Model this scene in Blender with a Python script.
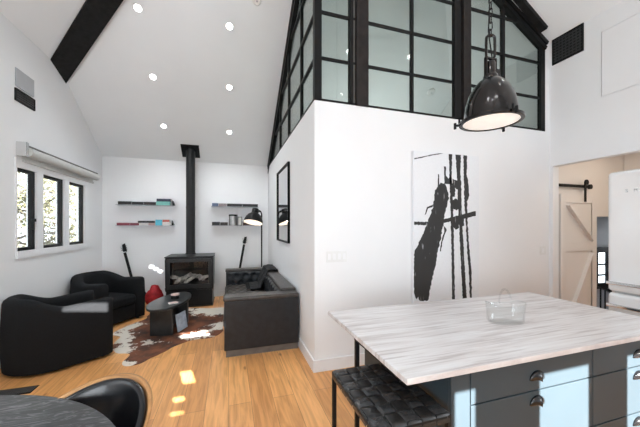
import bpy, bmesh, math, random
from mathutils import Vector, Matrix, noise as mnoise
random.seed(7)
for o in list(bpy.data.objects): bpy.data.objects.remove(o, do_unlink=True)
scn = bpy.context.scene
COL = scn.collection
R = math.radians
# ------------------------------------------------------------------ camera
cam = bpy.data.cameras.new('camera'); co = bpy.data.objects.new('camera', cam); COL.objects.link(co)
co.location = (0, 0, 1.55); co.rotation_euler = (R(90), 0, -0.3064)
cam.sensor_width = 36; cam.lens = 288.53/640*36; cam.shift_y = (225.62-213.5)/640
cam.clip_start = 0.02; scn.camera = co
# ------------------------------------------------------------------ world, sun, large lights, exposure
wd = bpy.data.worlds.new('world'); scn.world = wd; wd.use_nodes = True
wd.node_tree.nodes['Background'].inputs[0].default_value = (.84, .92, 1, 1)
wd.node_tree.nodes['Background'].inputs[1].default_value = 3.2
SUN = Vector((-.25, 1, -.42))
sd = bpy.data.lights.new('sun', 'SUN'); sd.energy = 46; sd.angle = R(.28); sd.color = (1, .99, .97)
so = bpy.data.objects.new('sun', sd); COL.objects.link(so); so.rotation_euler = SUN.to_track_quat('-Z', 'Y').to_euler()
def area(name, loc, direction, sx, sy, power, col=(1, 1, 1)):
    l = bpy.data.lights.new(name, 'AREA'); l.shape = 'RECTANGLE'; l.size = sx; l.size_y = sy; l.energy = power; l.color = col
    o = bpy.data.objects.new(name, l); COL.objects.link(o); o.location = loc
    o.rotation_euler = Vector(direction).to_track_quat('-Z', 'Z').to_euler(); return o
area('rear_fill', (-1.0, -2.5, 1.6), (0, 1, .62), 2.6, 2.0, 130, (.86, .94, 1))  # added fill by the rear wall, no opening behind it
area('side_fill', (-2.3, .6, 1.7), (1, 0, .3), 1.4, 2.2, 26, (.86, .94, 1))  # added fill by the left wall, not at a window
area('kitchen_fill', (4.1, -1.6, 1.75), (-1, 0, .7), 1.6, 1.7, 85, (.86, .94, 1))  # fill added on the right, tilted up to brighten left wall and ceiling
area('loft_fill', (2.7, 4.8, 2.93), (0, 0, 1), 2.2, 1.6, 15, (.98, 1, .99))  # unseen fill added at the loft floor to light its walls and ceiling
area('stair_fill', (8.1, 3.35, 1.3), (-1, 0, -.1), .5, 1.0, 7, (.92, .96, 1))  # fill added inside the stairwell, too dark without it
area('hall_fill', (5.1, 1.9, 2.75), (0, 0, -1), .9, 1.2, 9, (1, .86, .72))  # unseen warm fill added to light the hall
scn.view_settings.view_transform = 'Standard'; scn.view_settings.look = 'None'
scn.view_settings.exposure = 0.34; scn.view_settings.gamma = 1; scn.view_settings.use_curve_mapping = False
# ------------------------------------------------------------------ materials
def mat(name, col, rough=.5, metal=0, nz=None, bump=None, coat=0, spec=.5, emit=None, aniso_scale=(1, 1, 1)):
    m = bpy.data.materials.new(name); m.use_nodes = True; nt = m.node_tree; b = nt.nodes['Principled BSDF']
    b.inputs['Base Color'].default_value = (*col, 1); b.inputs['Roughness'].default_value = rough
    b.inputs['Metallic'].default_value = metal; b.inputs['Coat Weight'].default_value = coat
    b.inputs['Specular IOR Level'].default_value = spec
    tc = nt.nodes.new('ShaderNodeTexCoord'); mp = nt.nodes.new('ShaderNodeMapping'); mp.inputs['Scale'].default_value = aniso_scale
    nt.links.new(tc.outputs['Object'], mp.inputs['Vector'])
    if nz is None: nz = (9, .06)
    n = nt.nodes.new('ShaderNodeTexNoise'); n.inputs['Scale'].default_value = nz[0]; n.inputs['Detail'].default_value = 5
    nt.links.new(mp.outputs[0], n.inputs['Vector'])
    r = nt.nodes.new('ShaderNodeValToRGB'); k = nz[1]
    r.color_ramp.elements[0].position = .3; r.color_ramp.elements[1].position = .7
    r.color_ramp.elements[0].color = (*[c*(1-k) for c in col], 1); r.color_ramp.elements[1].color = (*[min(1, c*(1+k)) for c in col], 1)
    nt.links.new(n.outputs['Fac'], r.inputs['Fac']); nt.links.new(r.outputs['Color'], b.inputs['Base Color'])
    if bump:
        n2 = nt.nodes.new('ShaderNodeTexNoise'); n2.inputs['Scale'].default_value = bump[0]; n2.inputs['Detail'].default_value = 3
        nt.links.new(mp.outputs[0], n2.inputs['Vector'])
        bp = nt.nodes.new('ShaderNodeBump'); bp.inputs['Strength'].default_value = bump[1]; bp.inputs['Distance'].default_value = .01
        nt.links.new(n2.outputs['Fac'], bp.inputs['Height']); nt.links.new(bp.outputs[0], b.inputs['Normal'])
    if emit: b.inputs['Emission Color'].default_value = (*emit[0], 1); b.inputs['Emission Strength'].default_value = emit[1]
    return m
def glassmat(name, tint, refl=1.0, rough=0.0, base=.0):
    m = bpy.data.materials.new(name); m.use_nodes = True; nt = m.node_tree; nt.nodes.remove(nt.nodes['Principled BSDF'])
    out = nt.nodes['Material Output']; t = nt.nodes.new('ShaderNodeBsdfTransparent'); t.inputs[0].default_value = (*tint, 1)
    g = nt.nodes.new('ShaderNodeBsdfGlossy'); g.inputs['Roughness'].default_value = rough
    f = nt.nodes.new('ShaderNodeLayerWeight'); f.inputs[0].default_value = .5
    pw = nt.nodes.new('ShaderNodeMath'); pw.operation = 'POWER'; pw.inputs[1].default_value = 4; nt.links.new(f.outputs['Facing'], pw.inputs[0])
    mu = nt.nodes.new('ShaderNodeMath'); mu.operation = 'MULTIPLY_ADD'; mu.inputs[1].default_value = refl; mu.inputs[2].default_value = base; mu.use_clamp = True
    x = nt.nodes.new('ShaderNodeMixShader'); L = nt.links.new
    L(pw.outputs[0], mu.inputs[0]); L(mu.outputs[0], x.inputs[0]); L(t.outputs[0], x.inputs[1]); L(g.outputs[0], x.inputs[2]); L(x.outputs[0], out.inputs[0])
    return m
def ramp(nt, src, stops):
    r = nt.nodes.new('ShaderNodeValToRGB'); e = r.color_ramp.elements
    while len(e) < len(stops): e.new(.5)
    for q, (p, c) in zip(e, stops): q.position = p; q.color = (*c, 1)
    nt.links.new(src, r.inputs['Fac']); return r.outputs['Color']
M = {}
M['wall'] = mat('white_wall_paint', (.83, .83, .835), .6, nz=(2, .012), bump=(300, .02))
M['ceil'] = mat('white_ceiling_paint', (.85, .865, .875), .7, nz=(2, .012))
M['hall'] = mat('cream_hall_paint', (.78, .74, .70), .6, nz=(2, .012))
M['trim'] = mat('white_trim_paint', (.83, .83, .84), .35, nz=(4, .01))
M['black'] = mat('black_painted_steel', (.008, .008, .008), .45, nz=(20, .2), spec=.18)
M['grille_black'] = mat('soft_black_grille', (.026, .026, .027), .5, nz=(20, .2))
M['cup_black'] = mat('gloss_black_handle', (.010, .010, .011), .18, nz=(20, .2))
M['timber'] = mat('black_stained_timber', (.010, .010, .010), .65, nz=(14, .5), spec=.25, bump=(60, .25), aniso_scale=(1, 1, 1))
M['bronze'] = mat('dark_bronze_steel', (.020, .016, .015), .5, nz=(12, .3), spec=.2)
M['lamp_bronze'] = mat('polished_dark_bronze', (.020, .017, .016), .2, .9, nz=(12, .2), coat=.35)
M['stove'] = mat('black_stove_enamel', (.009, .0095, .010), .32, nz=(20, .2), spec=.22)
M['pipe'] = mat('satin_black_flue', (.014, .014, .0145), .34, nz=(12, .15), spec=.3)
M['fabric'] = mat('black_boucle_fabric', (.009, .0095, .0105), .85, spec=.2, nz=(120, .35), bump=(220, .5))
M['leather'] = mat('worn_black_leather', (.013, .0155, .019), .36, spec=.4, nz=(14, .35), bump=(90, .18))
M['seatleather'] = mat('worn_brown_black_leather', (.045, .038, .034), .33, nz=(14, .45), bump=(90, .2))
M['gloss_leather'] = mat('glossy_black_leather', (.006, .0065, .008), .24, nz=(30, .3), bump=(160, .05))
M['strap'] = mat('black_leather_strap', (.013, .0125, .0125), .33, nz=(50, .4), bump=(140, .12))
M['strap_painted_sheen'] = mat('leather_strap_painted_sheen', (.03, .03, .031), .27, nz=(50, .3), bump=(140, .1))  # lighter colour on the cross straps stands in for sheen
M['plinth'] = mat('grey_metal_plinth', (.16, .15, .14), .45, .4, nz=(10, .15))
M['wood_shell'] = mat('honey_bentwood', (.42, .21, .08), .4, nz=(6, .3), aniso_scale=(1, 1, 14))
M['tbl'] = mat('matt_black_table', (.022, .024, .025), .28, nz=(12, .25))
M['white_plastic'] = mat('white_plastic', (.78, .78, .77), .4)
M['grey_panel'] = mat('pale_grey_panel', (.42, .43, .45), .5, nz=(6, .04))
M['blind'] = mat('ivory_blind_cloth', (.62, .62, .60), .7, nz=(40, .05))
M['chrome'] = mat('chrome', (.72, .72, .72), .12, 1, nz=(5, .04))
M['nickel'] = mat('pewter_metal', (.30, .29, .28), .3, 1, nz=(12, .2))
M['fridge'] = mat('glossy_white_enamel', (.80, .80, .80), .18, nz=(3, .01), coat=.4)
M['red'] = mat('red_fabric', (.42, .012, .018), .7, nz=(20, .3), bump=(40, .3))
M['throw'] = mat('black_knit_throw', (.012, .012, .013), .9, nz=(90, .4), bump=(150, .9))
M['mirror'] = mat('mirror_silver', (.9, .91, .91), .02, 1, nz=(1, .005))
M['canvas'] = mat('white_canvas', (.80, .81, .83), .65, nz=(60, .02), bump=(400, .1))
M['lampin'] = mat('white_lamp_interior', (.85, .80, .72), .5, emit=((1, .86, .7), .25))
M['diff'] = mat('frosted_lamp_diffuser', (.85, .83, .80), .4, emit=((1, .95, .88), .35))
M['led'] = mat('lit_downlight_lens', (1, 1, 1), .4, emit=((1, .97, .92), 14))
M['ceramic'] = mat('burnt_white_log', (.62, .56, .50), .8, nz=(14, .6), bump=(30, .5))
M['ember'] = mat('firebox_black', (.012, .012, .012), .85)
M['bark'] = mat('grey_bark', (.09, .075, .06), .9, nz=(20, .4))
M['leaf'] = mat('pale_olive_leaf', (.17, .16, .085), .7, nz=(1.5, .5))
M['grass'] = mat('dry_pale_grass', (.14, .13, .09), .9, nz=(3, .3))
M['magazine'] = mat('pale_blue_paper', (.36, .42, .50), .4, nz=(14, .25))
M['paper'] = mat('white_paper', (.72, .70, .66), .6)
M['pink'] = mat('pale_pink_card', (.62, .45, .42), .6, nz=(30, .2))
M['glass_pane'] = glassmat('clear_pane', (.96, .97, .97), .7, 0, .04)
M['loft_glass'] = glassmat('green_tinted_pane', (.75, .785, .765), .8, 0, .045)
M['basket'] = glassmat('pressed_glass', (.965, .972, .972), .8, .02, .05)
M['fireglass'] = glassmat('stove_glass', (.9, .9, .9), .35, 0, .015)
def m_floor():
    m = mat('oak_planks', (.6, .36, .17), .34, bump=None); nt = m.node_tree; b = nt.nodes['Principled BSDF']; L = nt.links.new
    tc = nt.nodes.new('ShaderNodeTexCoord'); mp = nt.nodes.new('ShaderNodeMapping'); mp.inputs['Rotation'].default_value = (0, 0, R(90))
    L(tc.outputs['Object'], mp.inputs[0])
    bk = nt.nodes.new('ShaderNodeTexBrick'); L(mp.outputs[0], bk.inputs['Vector'])
    bk.offset = .37; bk.inputs['Scale'].default_value = 1; bk.inputs['Brick Width'].default_value = 1.9; bk.inputs['Row Height'].default_value = .19
    bk.inputs['Mortar Size'].default_value = .0016; bk.inputs['Mortar Smooth'].default_value = .3; bk.inputs['Bias'].default_value = 0
    bk.inputs['Color1'].default_value = (.88, .455, .175, 1); bk.inputs['Color2'].default_value = (.67, .315, .11, 1); bk.inputs['Mortar'].default_value = (.24, .12, .05, 1)
    mp2 = nt.nodes.new('ShaderNodeMapping'); mp2.inputs['Scale'].default_value = (14, 1.1, 1); L(tc.outputs['Object'], mp2.inputs[0])
    n = nt.nodes.new('ShaderNodeTexNoise'); n.inputs['Scale'].default_value = 2.2; n.inputs['Detail'].default_value = 6; n.inputs['Distortion'].default_value = .8; L(mp2.outputs[0], n.inputs['Vector'])
    g = ramp(nt, n.outputs['Fac'], [(.28, (.72, .66, .58)), (.62, (1.04, 1.03, 1.0))])
    mp3 = nt.nodes.new('ShaderNodeMapping'); mp3.inputs['Scale'].default_value = (5, 2, 1); L(tc.outputs['Object'], mp3.inputs[0])
    v = nt.nodes.new('ShaderNodeTexVoronoi'); v.inputs['Scale'].default_value = .9; L(mp3.outputs[0], v.inputs['Vector'])
    kn = ramp(nt, v.outputs['Distance'], [(.03, (.35, .22, .14)), (.10, (1, 1, 1))])
    x = nt.nodes.new('ShaderNodeMix'); x.data_type = 'RGBA'; x.blend_type = 'MULTIPLY'; x.inputs[0].default_value = 1; L(bk.outputs['Color'], x.inputs[6]); L(g, x.inputs[7])
    y = nt.nodes.new('ShaderNodeMix'); y.data_type = 'RGBA'; y.blend_type = 'MULTIPLY'; y.inputs[0].default_value = .8; L(x.outputs[2], y.inputs[6]); L(kn, y.inputs[7])
    L(y.outputs[2], b.inputs['Base Color']); return m
M['floor'] = m_floor()
def m_marble():
    m = mat('pale_veined_marble', (.7, .66, .63), .32); nt = m.node_tree; b = nt.nodes['Principled BSDF']; L = nt.links.new
    tc = nt.nodes.new('ShaderNodeTexCoord'); mp = nt.nodes.new('ShaderNodeMapping'); mp.inputs['Rotation'].default_value = (0, 0, R(-14)); mp.inputs['Scale'].default_value = (.55, 7.5, 1)
    L(tc.outputs['Object'], mp.inputs[0])
    n = nt.nodes.new('ShaderNodeTexNoise'); n.inputs['Scale'].default_value = 2.1; n.inputs['Detail'].default_value = 9; n.inputs['Roughness'].default_value = .66; n.inputs['Distortion'].default_value = 1.0; L(mp.outputs[0], n.inputs['Vector'])
    c = ramp(nt, n.outputs['Fac'], [(.30, (.44, .385, .37)), (.42, (.575, .535, .52)), (.54, (.65, .62, .61)), (.70, (.72, .71, .71))])
    mp2 = nt.nodes.new('ShaderNodeMapping'); mp2.inputs['Rotation'].default_value = (0, 0, R(-14)); mp2.inputs['Scale'].default_value = (1.2, 26, 1); L(tc.outputs['Object'], mp2.inputs[0])
    n2 = nt.nodes.new('ShaderNodeTexNoise'); n2.inputs['Scale'].default_value = 2; n2.inputs['Detail'].default_value = 6; L(mp2.outputs[0], n2.inputs['Vector'])
    c2 = ramp(nt, n2.outputs['Fac'], [(.36, (.66, .61, .60)), (.47, (1, 1, 1))])
    x = nt.nodes.new('ShaderNodeMix'); x.data_type = 'RGBA'; x.blend_type = 'MULTIPLY'; x.inputs[0].default_value = .8; L(c, x.inputs[6]); L(c2, x.inputs[7])
    L(x.outputs[2], b.inputs['Base Color']); return m
M['marble'] = m_marble()
M['slate'] = mat('slate_blue_cabinet_paint', (.035, .049, .058), .35, nz=(3, .05), spec=.25)
def m_table():
    m = mat('ebonised_oak', (.06, .06, .062), .3); nt = m.node_tree; b = nt.nodes['Principled BSDF']; L = nt.links.new
    tc = nt.nodes.new('ShaderNodeTexCoord'); mp = nt.nodes.new('ShaderNodeMapping'); mp.inputs['Rotation'].default_value = (0, 0, R(-25)); mp.inputs['Scale'].default_value = (1.2, 9, 1); L(tc.outputs['Object'], mp.inputs[0])
    w = nt.nodes.new('ShaderNodeTexNoise'); w.inputs['Scale'].default_value = 1.8; w.inputs['Detail'].default_value = 7; w.inputs['Distortion'].default_value = 1.6; L(mp.outputs[0], w.inputs['Vector'])
    mu = nt.nodes.new('ShaderNodeMath'); mu.operation = 'MULTIPLY'; mu.inputs[1].default_value = 9; L(w.outputs['Fac'], mu.inputs[0])
    fr = nt.nodes.new('ShaderNodeMath'); fr.operation = 'FRACT'; L(mu.outputs[0], fr.inputs[0])
    c = ramp(nt, fr.outputs[0], [(0, (.030, .031, .033)), (.68, (.036, .037, .039)), (.86, (.17, .17, .175)), (1, (.036, .037, .039))])
    L(c, b.inputs['Base Color']); return m
M['ebony'] = m_table()
def m_hide(blobs):
    m = mat('brown_white_cowhide', (.2, .07, .03), .75, bump=(120, .4)); nt = m.node_tree; b = nt.nodes['Principled BSDF']; L = nt.links.new
    tc = nt.nodes.new('ShaderNodeTexCoord')
    n = nt.nodes.new('ShaderNodeTexNoise'); n.inputs['Scale'].default_value = 6; n.inputs['Detail'].default_value = 8; n.inputs['Roughness'].default_value = .75; L(tc.outputs['Object'], n.inputs['Vector'])
    acc = n.outputs['Fac']
    for (x, y, r, k) in blobs:
        d = nt.nodes.new('ShaderNodeVectorMath'); d.operation = 'DISTANCE'; L(tc.outputs['Object'], d.inputs[0]); d.inputs[1].default_value = (x, y, 0)
        mr = nt.nodes.new('ShaderNodeMapRange'); mr.inputs['From Min'].default_value = 0; mr.inputs['From Max'].default_value = r; mr.inputs['To Min'].default_value = k; mr.inputs['To Max'].default_value = 0; L(d.outputs['Value'], mr.inputs['Value'])
        a = nt.nodes.new('ShaderNodeMath'); a.operation = 'ADD'; L(acc, a.inputs[0]); L(mr.outputs[0], a.inputs[1]); acc = a.outputs[0]
    n2 = nt.nodes.new('ShaderNodeTexNoise'); n2.inputs['Scale'].default_value = 4; n2.inputs['Detail'].default_value = 4; L(tc.outputs['Object'], n2.inputs['Vector'])
    br = ramp(nt, n2.outputs['Fac'], [(.34, (.026, .010, .006)), (.62, (.20, .062, .022))])
    mk = ramp(nt, acc, [(.585, (0, 0, 0)), (.605, (1, 1, 1))])
    x = nt.nodes.new('ShaderNodeMix'); x.data_type = 'RGBA'; L(mk, x.inputs[0]); L(br, x.inputs[6]); x.inputs[7].default_value = (.70, .64, .56, 1)
    L(x.outputs[2], b.inputs['Base Color']); return m
def m_ink():
    m = mat('black_ink', (.022, .022, .022), .6); nt = m.node_tree; b = nt.nodes['Principled BSDF']; L = nt.links.new
    tc = nt.nodes.new('ShaderNodeTexCoord'); mp = nt.nodes.new('ShaderNodeMapping'); mp.inputs['Scale'].default_value = (26, 1, 5); mp.inputs['Rotation'].default_value = (0, R(14), 0); L(tc.outputs['Object'], mp.inputs[0])
    n = nt.nodes.new('ShaderNodeTexNoise'); n.inputs['Scale'].default_value = 1.3; n.inputs['Detail'].default_value = 5; L(mp.outputs[0], n.inputs['Vector'])
    c = ramp(nt, n.outputs['Fac'], [(.64, (.022, .022, .022)), (.72, (.25, .25, .26)), (.80, (.6, .6, .62))]); L(c, b.inputs['Base Color']); return m
M['ink'] = m_ink()
# ------------------------------------------------------------------ mesh helpers
class MB:
    def __init__(s): s.v = []; s.f = []
    def add(s, vs, fs, mx=None):
        k = len(s.v); s.v += [(mx @ Vector(p)) if mx else Vector(p) for p in vs]; s.f += [tuple(i+k for i in f) for f in fs]; return s
    def box(s, lo, hi, mx=None):
        (a, b, c), (d, e, f) = lo, hi
        return s.add([(a,b,c),(d,b,c),(d,e,c),(a,e,c),(a,b,f),(d,b,f),(d,e,f),(a,e,f)], [(0,3,2,1),(4,5,6,7),(0,1,5,4),(1,2,6,5),(2,3,7,6),(3,0,4,7)], mx)
    def bar(s, p, q, w, h, up=(0, 0, 1)):                       # rectangular bar from p to q
        p, q = Vector(p), Vector(q); z = (q-p).normalized(); x = Vector(up).cross(z)
        if x.length < 1e-4: x = Vector((1, 0, 0))
        x.normalize(); y = z.cross(x); vs = []
        for c in (p, q):
            for i, j in ((-1,-1),(1,-1),(1,1),(-1,1)): vs.append(c+x*i*w/2+y*j*h/2)
        return s.add(vs, [(0,3,2,1),(4,5,6,7),(0,1,5,4),(1,2,6,5),(2,3,7,6),(3,0,4,7)])
    def prism(s, poly, z0, z1, mx=None):
        n = len(poly); vs = [(x, y, z0) for x, y in poly]+[(x, y, z1) for x, y in poly]
        return s.add(vs, [tuple(range(n-1, -1, -1)), tuple(range(n, 2*n))]+[(i, (i+1) % n, n+(i+1) % n, n+i) for i in range(n)], mx)
    def poly3(s, pts, off):                                      # flat polygon thickened by vector off
        n = len(pts); off = Vector(off); vs = [Vector(p) for p in pts]+[Vector(p)+off for p in pts]
        return s.add(vs, [tuple(range(n-1, -1, -1)), tuple(range(n, 2*n))]+[(i, (i+1) % n, n+(i+1) % n, n+i) for i in range(n)])
    def tube(s, pts, r, n=10, closed=False):
        pts = [Vector(p) for p in pts]; m = len(pts); rs = r if isinstance(r, (list, tuple)) else [r]*m; k = len(s.v); px = None
        for i, p in enumerate(pts):
            t = (pts[(i+1) % m]-pts[i-1]) if closed else (pts[min(i+1, m-1)]-pts[max(i-1, 0)])
            t.normalize()
            if px is None:
                a = Vector((0, 0, 1)) if abs(t.z) < .9 else Vector((1, 0, 0)); px = t.cross(a).normalized()
            px = (px-t*px.dot(t)).normalized(); py = t.cross(px)
            for j in range(n): a = 2*math.pi*j/n; s.v.append(p+(px*math.cos(a)+py*math.sin(a))*rs[i])
        for i in range(m if closed else m-1):
            for j in range(n): a = k+i*n; b = k+((i+1) % m)*n; s.f.append((a+j, a+(j+1) % n, b+(j+1) % n, b+j))
        if not closed: s.f += [tuple(k+j for j in range(n-1, -1, -1)), tuple(k+(m-1)*n+j for j in range(n))]
        return s
    def lathe(s, prof, n=32, mx=None, cap=True):                           # (r, z) pairs about z
        vs = []; fs = []; m = len(prof)
        for r, z in prof:
            for j in range(n): a = 2*math.pi*j/n; vs.append((r*math.cos(a), r*math.sin(a), z))
        for i in range(m-1):
            for j in range(n): fs.append((i*n+j, i*n+(j+1) % n, (i+1)*n+(j+1) % n, (i+1)*n+j))
        if cap and prof[0][0] > 1e-6 and prof[0] != prof[-1]: fs.append(tuple(range(n-1, -1, -1)))
        if cap and prof[-1][0] > 1e-6 and prof[0] != prof[-1]: fs.append(tuple((m-1)*n+j for j in range(n)))
        return s.add(vs, fs, mx)
    def grid(s, fn, nu, nv, closed_u=False):
        k = len(s.v); mu = nu if closed_u else nu+1
        for i in range(mu):
            for j in range(nv+1): s.v.append(Vector(fn(i/nu, j/nv)))
        for i in range(nu):
            for j in range(nv):
                a = k+i*(nv+1)+j; b = k+((i+1) % mu)*(nv+1)+j; s.f.append((a, b, b+1, a+1))
        return s
    def build(s, name, m, parent=None, bevel=0, seg=2, sharp=35, sub=0, off=None, tri=False):
        me = bpy.data.meshes.new(name); vs = s.v
        if off is not None: o_ = Vector(off); vs = [v-o_ for v in vs]
        me.from_pydata([tuple(v) for v in vs], [], s.f)
        bm = bmesh.new(); bm.from_mesh(me); bmesh.ops.remove_doubles(bm, verts=bm.verts, dist=1e-5); bmesh.ops.recalc_face_normals(bm, faces=bm.faces)
        if tri: bmesh.ops.triangulate(bm, faces=[f for f in bm.faces if len(f.verts) > 4])
        for f in bm.faces: f.smooth = True
        lim = R(sharp)
        for e in bm.edges:
            if len(e.link_faces) == 2 and e.calc_face_angle(0) > lim and not sub: e.smooth = False
        bm.to_mesh(me); bm.free(); me.materials.append(M[m] if isinstance(m, str) else m)
        o = bpy.data.objects.new(name, me); COL.objects.link(o)
        if parent: o.parent = parent
        if bevel:
            b = o.modifiers.new('bevel', 'BEVEL'); b.width = bevel; b.segments = seg; b.limit_method = 'ANGLE'; b.angle_limit = R(40); b.harden_normals = not sub
        if sub:
            b = o.modifiers.new('sub', 'SUBSURF'); b.levels = sub; b.render_levels = sub
        return o
def tag(o, label, cat, group=None, kind=None):
    o['label'] = label; o['category'] = cat
    if group: o['group'] = group
    if kind: o['kind'] = kind
    return o
def thing(name, label, cat, loc=(0, 0, 0), rz=0, group=None):
    o = bpy.data.objects.new(name, None); COL.objects.link(o); o.location = loc; o.rotation_euler = (0, 0, rz); o.empty_display_size = .1
    return tag(o, label, cat, group)
def struct(name, mb, m, parent=None, **k):
    o = mb.build(name, m, parent, **k)
    if not parent: o['kind'] = 'structure'
    return o
def sgroup(name, loc=(0, 0, 0)):
    o = bpy.data.objects.new(name, None); COL.objects.link(o); o.location = loc; o['kind'] = 'structure'; return o
def one(name, mb, m, label, cat, group=None, **k):
    return tag(mb.build(name, m, **k), label, cat, group)
def centred(mb):                                                 # origin for a one-mesh thing: middle of its base
    xs = [v.x for v in mb.v]; ys = [v.y for v in mb.v]; zs = [v.z for v in mb.v]
    return Vector(((min(xs)+max(xs))/2, (min(ys)+max(ys))/2, min(zs)))
def solo(name, mb, m, label, cat, group=None, **k):
    c = centred(mb); o = mb.build(name, m, off=c, **k); o.location = c; return tag(o, label, cat, group)
def dup(root, loc, rz=None, label=None, group=None):
    r = root.copy(); COL.objects.link(r); r.location = loc
    if rz is not None: r.rotation_euler = (0, 0, rz)
    if label: r['label'] = label
    if group: r['group'] = group
    for ch in list(root.children):
        c = ch.copy(); COL.objects.link(c); c.parent = r
        for g in list(ch.children):
            d = g.copy(); COL.objects.link(d); d.parent = c
    return r
def cells(lo, hi, holes):                                        # rectangles of [lo,hi] left after cutting holes (u0,v0,u1,v1)
    us = sorted({lo[0], hi[0], *[h[0] for h in holes], *[h[2] for h in holes]}); vs = sorted({lo[1], hi[1], *[h[1] for h in holes], *[h[3] for h in holes]})
    out = []
    for i in range(len(us)-1):
        run = None
        for j in range(len(vs)-1):
            cu, cv = (us[i]+us[i+1])/2, (vs[j]+vs[j+1])/2
            solid = not any(h[0] < cu < h[2] and h[1] < cv < h[3] for h in holes)
            if solid: run = [vs[j], vs[j+1]] if run is None else [run[0], vs[j+1]]
            if (not solid or j == len(vs)-2) and run: out.append((us[i], run[0], us[i+1], run[1])); run = None
    return out
# ------------------------------------------------------------------ room shell
XL, XN, XR, YA, YB, YR = -2.377, .866, 4.349, 2.929, 6.716, -2.6
LEDGE = 2.88; SL = .65; SC = .65
def zA(y): return 2.92+SL*(YB-y)
def zB(x): return 3.88+SL*(x-XL)
def zC(x): return 4.15+SC*(XR-x)
XP = (4.15+SC*XR-3.88+SL*XL)/(SL+SC); ZP = zB(XP); YP = YB-(ZP-2.92)/SL
fl = MB().box((XL-.2, YR-.1, -.08), (6.2, YA+.02, 0)).box((XL-.2, YA+.02, -.08), (XN+.1, YB+.2, 0))
struct('floor', fl, 'floor')
U = (0, 0, .12)
yl = YB-(3.88-2.92)/SL; yr = YB-(4.15-2.92)/SL
e_ = .25
struct('ceiling', MB().poly3([(XL-e_, YB+e_, zA(YB+e_)), (XR+e_, YB+e_, zA(YB+e_)), (XR, yr, 4.15), (XP, YP, ZP), (XL, yl, 3.88), ], U), 'ceil')
struct('ceiling.001', MB().poly3([(XL, yl, 3.88), (XP, YP, ZP), (XP, YR-.2, ZP), (XL, YR-.2, 3.88)], U), 'ceil')
struct('ceiling.002', MB().poly3([(XR, yr, 4.15), (XP, YP, ZP), (XP, YR-.2, ZP), (XR, YR-.2, 4.15)], U), 'ceil')
WY0, WY1, WZ0, WZ1 = 4.30, 6.09, 1.19, 2.30
wl = MB()
for y0, z0, y1, z1 in cells((YR-.1, 0), (YB+.15, 2.9), [(WY0, WZ0, WY1, WZ1)]): wl.box((XL-.16, y0, z0), (XL, y1, z1))
wl.poly3([(XL, YR-.1, 2.9), (XL, YB+.1, 2.9), (XL, YB, 2.95), (XL, yl, 3.95), (XL, YR-.1, 3.95)], (-.16, 0, 0))
struct('wall_left', wl, 'wall')
struct('wall_back', MB().box((XL, YB, -.05), (XR+.1, YB+.15, 3.0)), 'wall')
struct('wall_loft', MB().prism([(XN, YA), (XR, YA), (XR, YA+.12), (XN+.12, YA+.12), (XN+.12, YB), (XN, YB)], 0, LEDGE), 'wall', tri=True)
struct('floor_loft', MB().box((XN+.12, YA+.12, LEDGE-.2), (XR, YB, LEDGE-.02)), 'wall')
HZ = 2.386
wr = MB().box((XR, YR, HZ), (XR+.12, YB, 4.25)).box((XR, 2.885, 0), (XR+.12, YA, HZ)).box((XR, YA, LEDGE-.1), (XR+.12, YB, HZ+.6)).box((XR, YR, 0), (XR+.12, .75, HZ))
wr.box((4.268, YA, LEDGE), (XR, YA+.12, 4.17))
struct('wall_right', wr, 'wall')
# rear wall, behind the camera: unseen openings placed and shaped to cast the sun patches
D = .12
holes = [(1.905, 1.62, 2.05, 2.375), (2.44, 1.62, 2.84, 2.375), (3.15, 1.62, 3.62, 2.375),
         (.85, 2.19, .98, 2.25), (.89, 2.27, 1.01, 2.345), (1.00, 2.395, 1.14, 2.55), (1.12, 2.93, 1.52, 3.06),
         (.78, 4.595, .87, 4.685), (.87, 4.55, .95, 4.635), (.95, 4.495, 1.03, 4.585), (-.10, 3.305, .32, 3.46)]
rw = MB()
for x0, z0, x1, z1 in cells((XL-.1, 0), (XR+.1, 6.7), holes): rw.box((x0, YR-D, z0), (x1, YR, z1))
struct('wall_rear', rw, 'wall')
# hall beyond the opening: barn door wall, end wall, ceiling, stairwell
YH = YA
hw = MB().box((XR+.12, YH, 1.69), (6.02, YH+.1, 2.95)).box((XR+.12, YH, 0), (5.27, YH+.1, 1.69)).box((6.02, .7, 0), (6.12, YH+.1, 2.95)).box((XR+.12, .65, 0), (6.12, .75, 2.95))
hw.box((5.92, YH, 0), (6.02, YH+.1, 1.69))
struct('wall_hall', hw, 'hall')
struct('ceiling_hall', MB().box((XR+.12, .65, 2.95), (6.12, YH+.1, 3.05)), 'ceil')
YS = 3.62
sw = MB()
for x0, z0, x1, z1 in cells((4.6, -1.2), (8.2, 2.6), [(6.62, .42, 7.25, 1.06)]): sw.box((x0, YS, z0), (x1, YS+.1, z1))
sw.box((4.5, YH+.1, -1.2), (4.6, YS+.1, 2.6)).box((8.2, YH, -1.2), (8.3, YS+.1, 2.6)).box((4.6, YH+.1, 2.5), (8.2, YS, 2.6)).box((6.12, YH, -1.2), (8.2, YH+.1, 2.5))
struct('wall_stair', sw, 'grey_panel')
struct('floor_stair', MB().box((4.6, YH+.1, -1.3), (8.2, YS, -1.2)), 'floor')
w5 = sgroup('window_5', (6.9, YS, .42))
fr = MB()
for x in (6.54, 6.92): fr.box((x, YS-.02, .36), (x+.10 if x < 6.6 else x+.03, YS+.03, 1.14))
fr.box((7.2, YS-.02, .36), (7.3, YS+.03, 1.14))
for z in (.36, .60, .80, 1.04): fr.box((6.54, YS-.025, z), (7.3, YS+.028, z+(.10 if z in (.36, 1.04) else .025)))
fr.build('window_frame', 'black', w5, off=w5.location)
MB().box((6.64, YS, .45), (7.2, YS+.005, 1.05)).build('pane', 'glass_pane', w5, off=w5.location)
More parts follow.
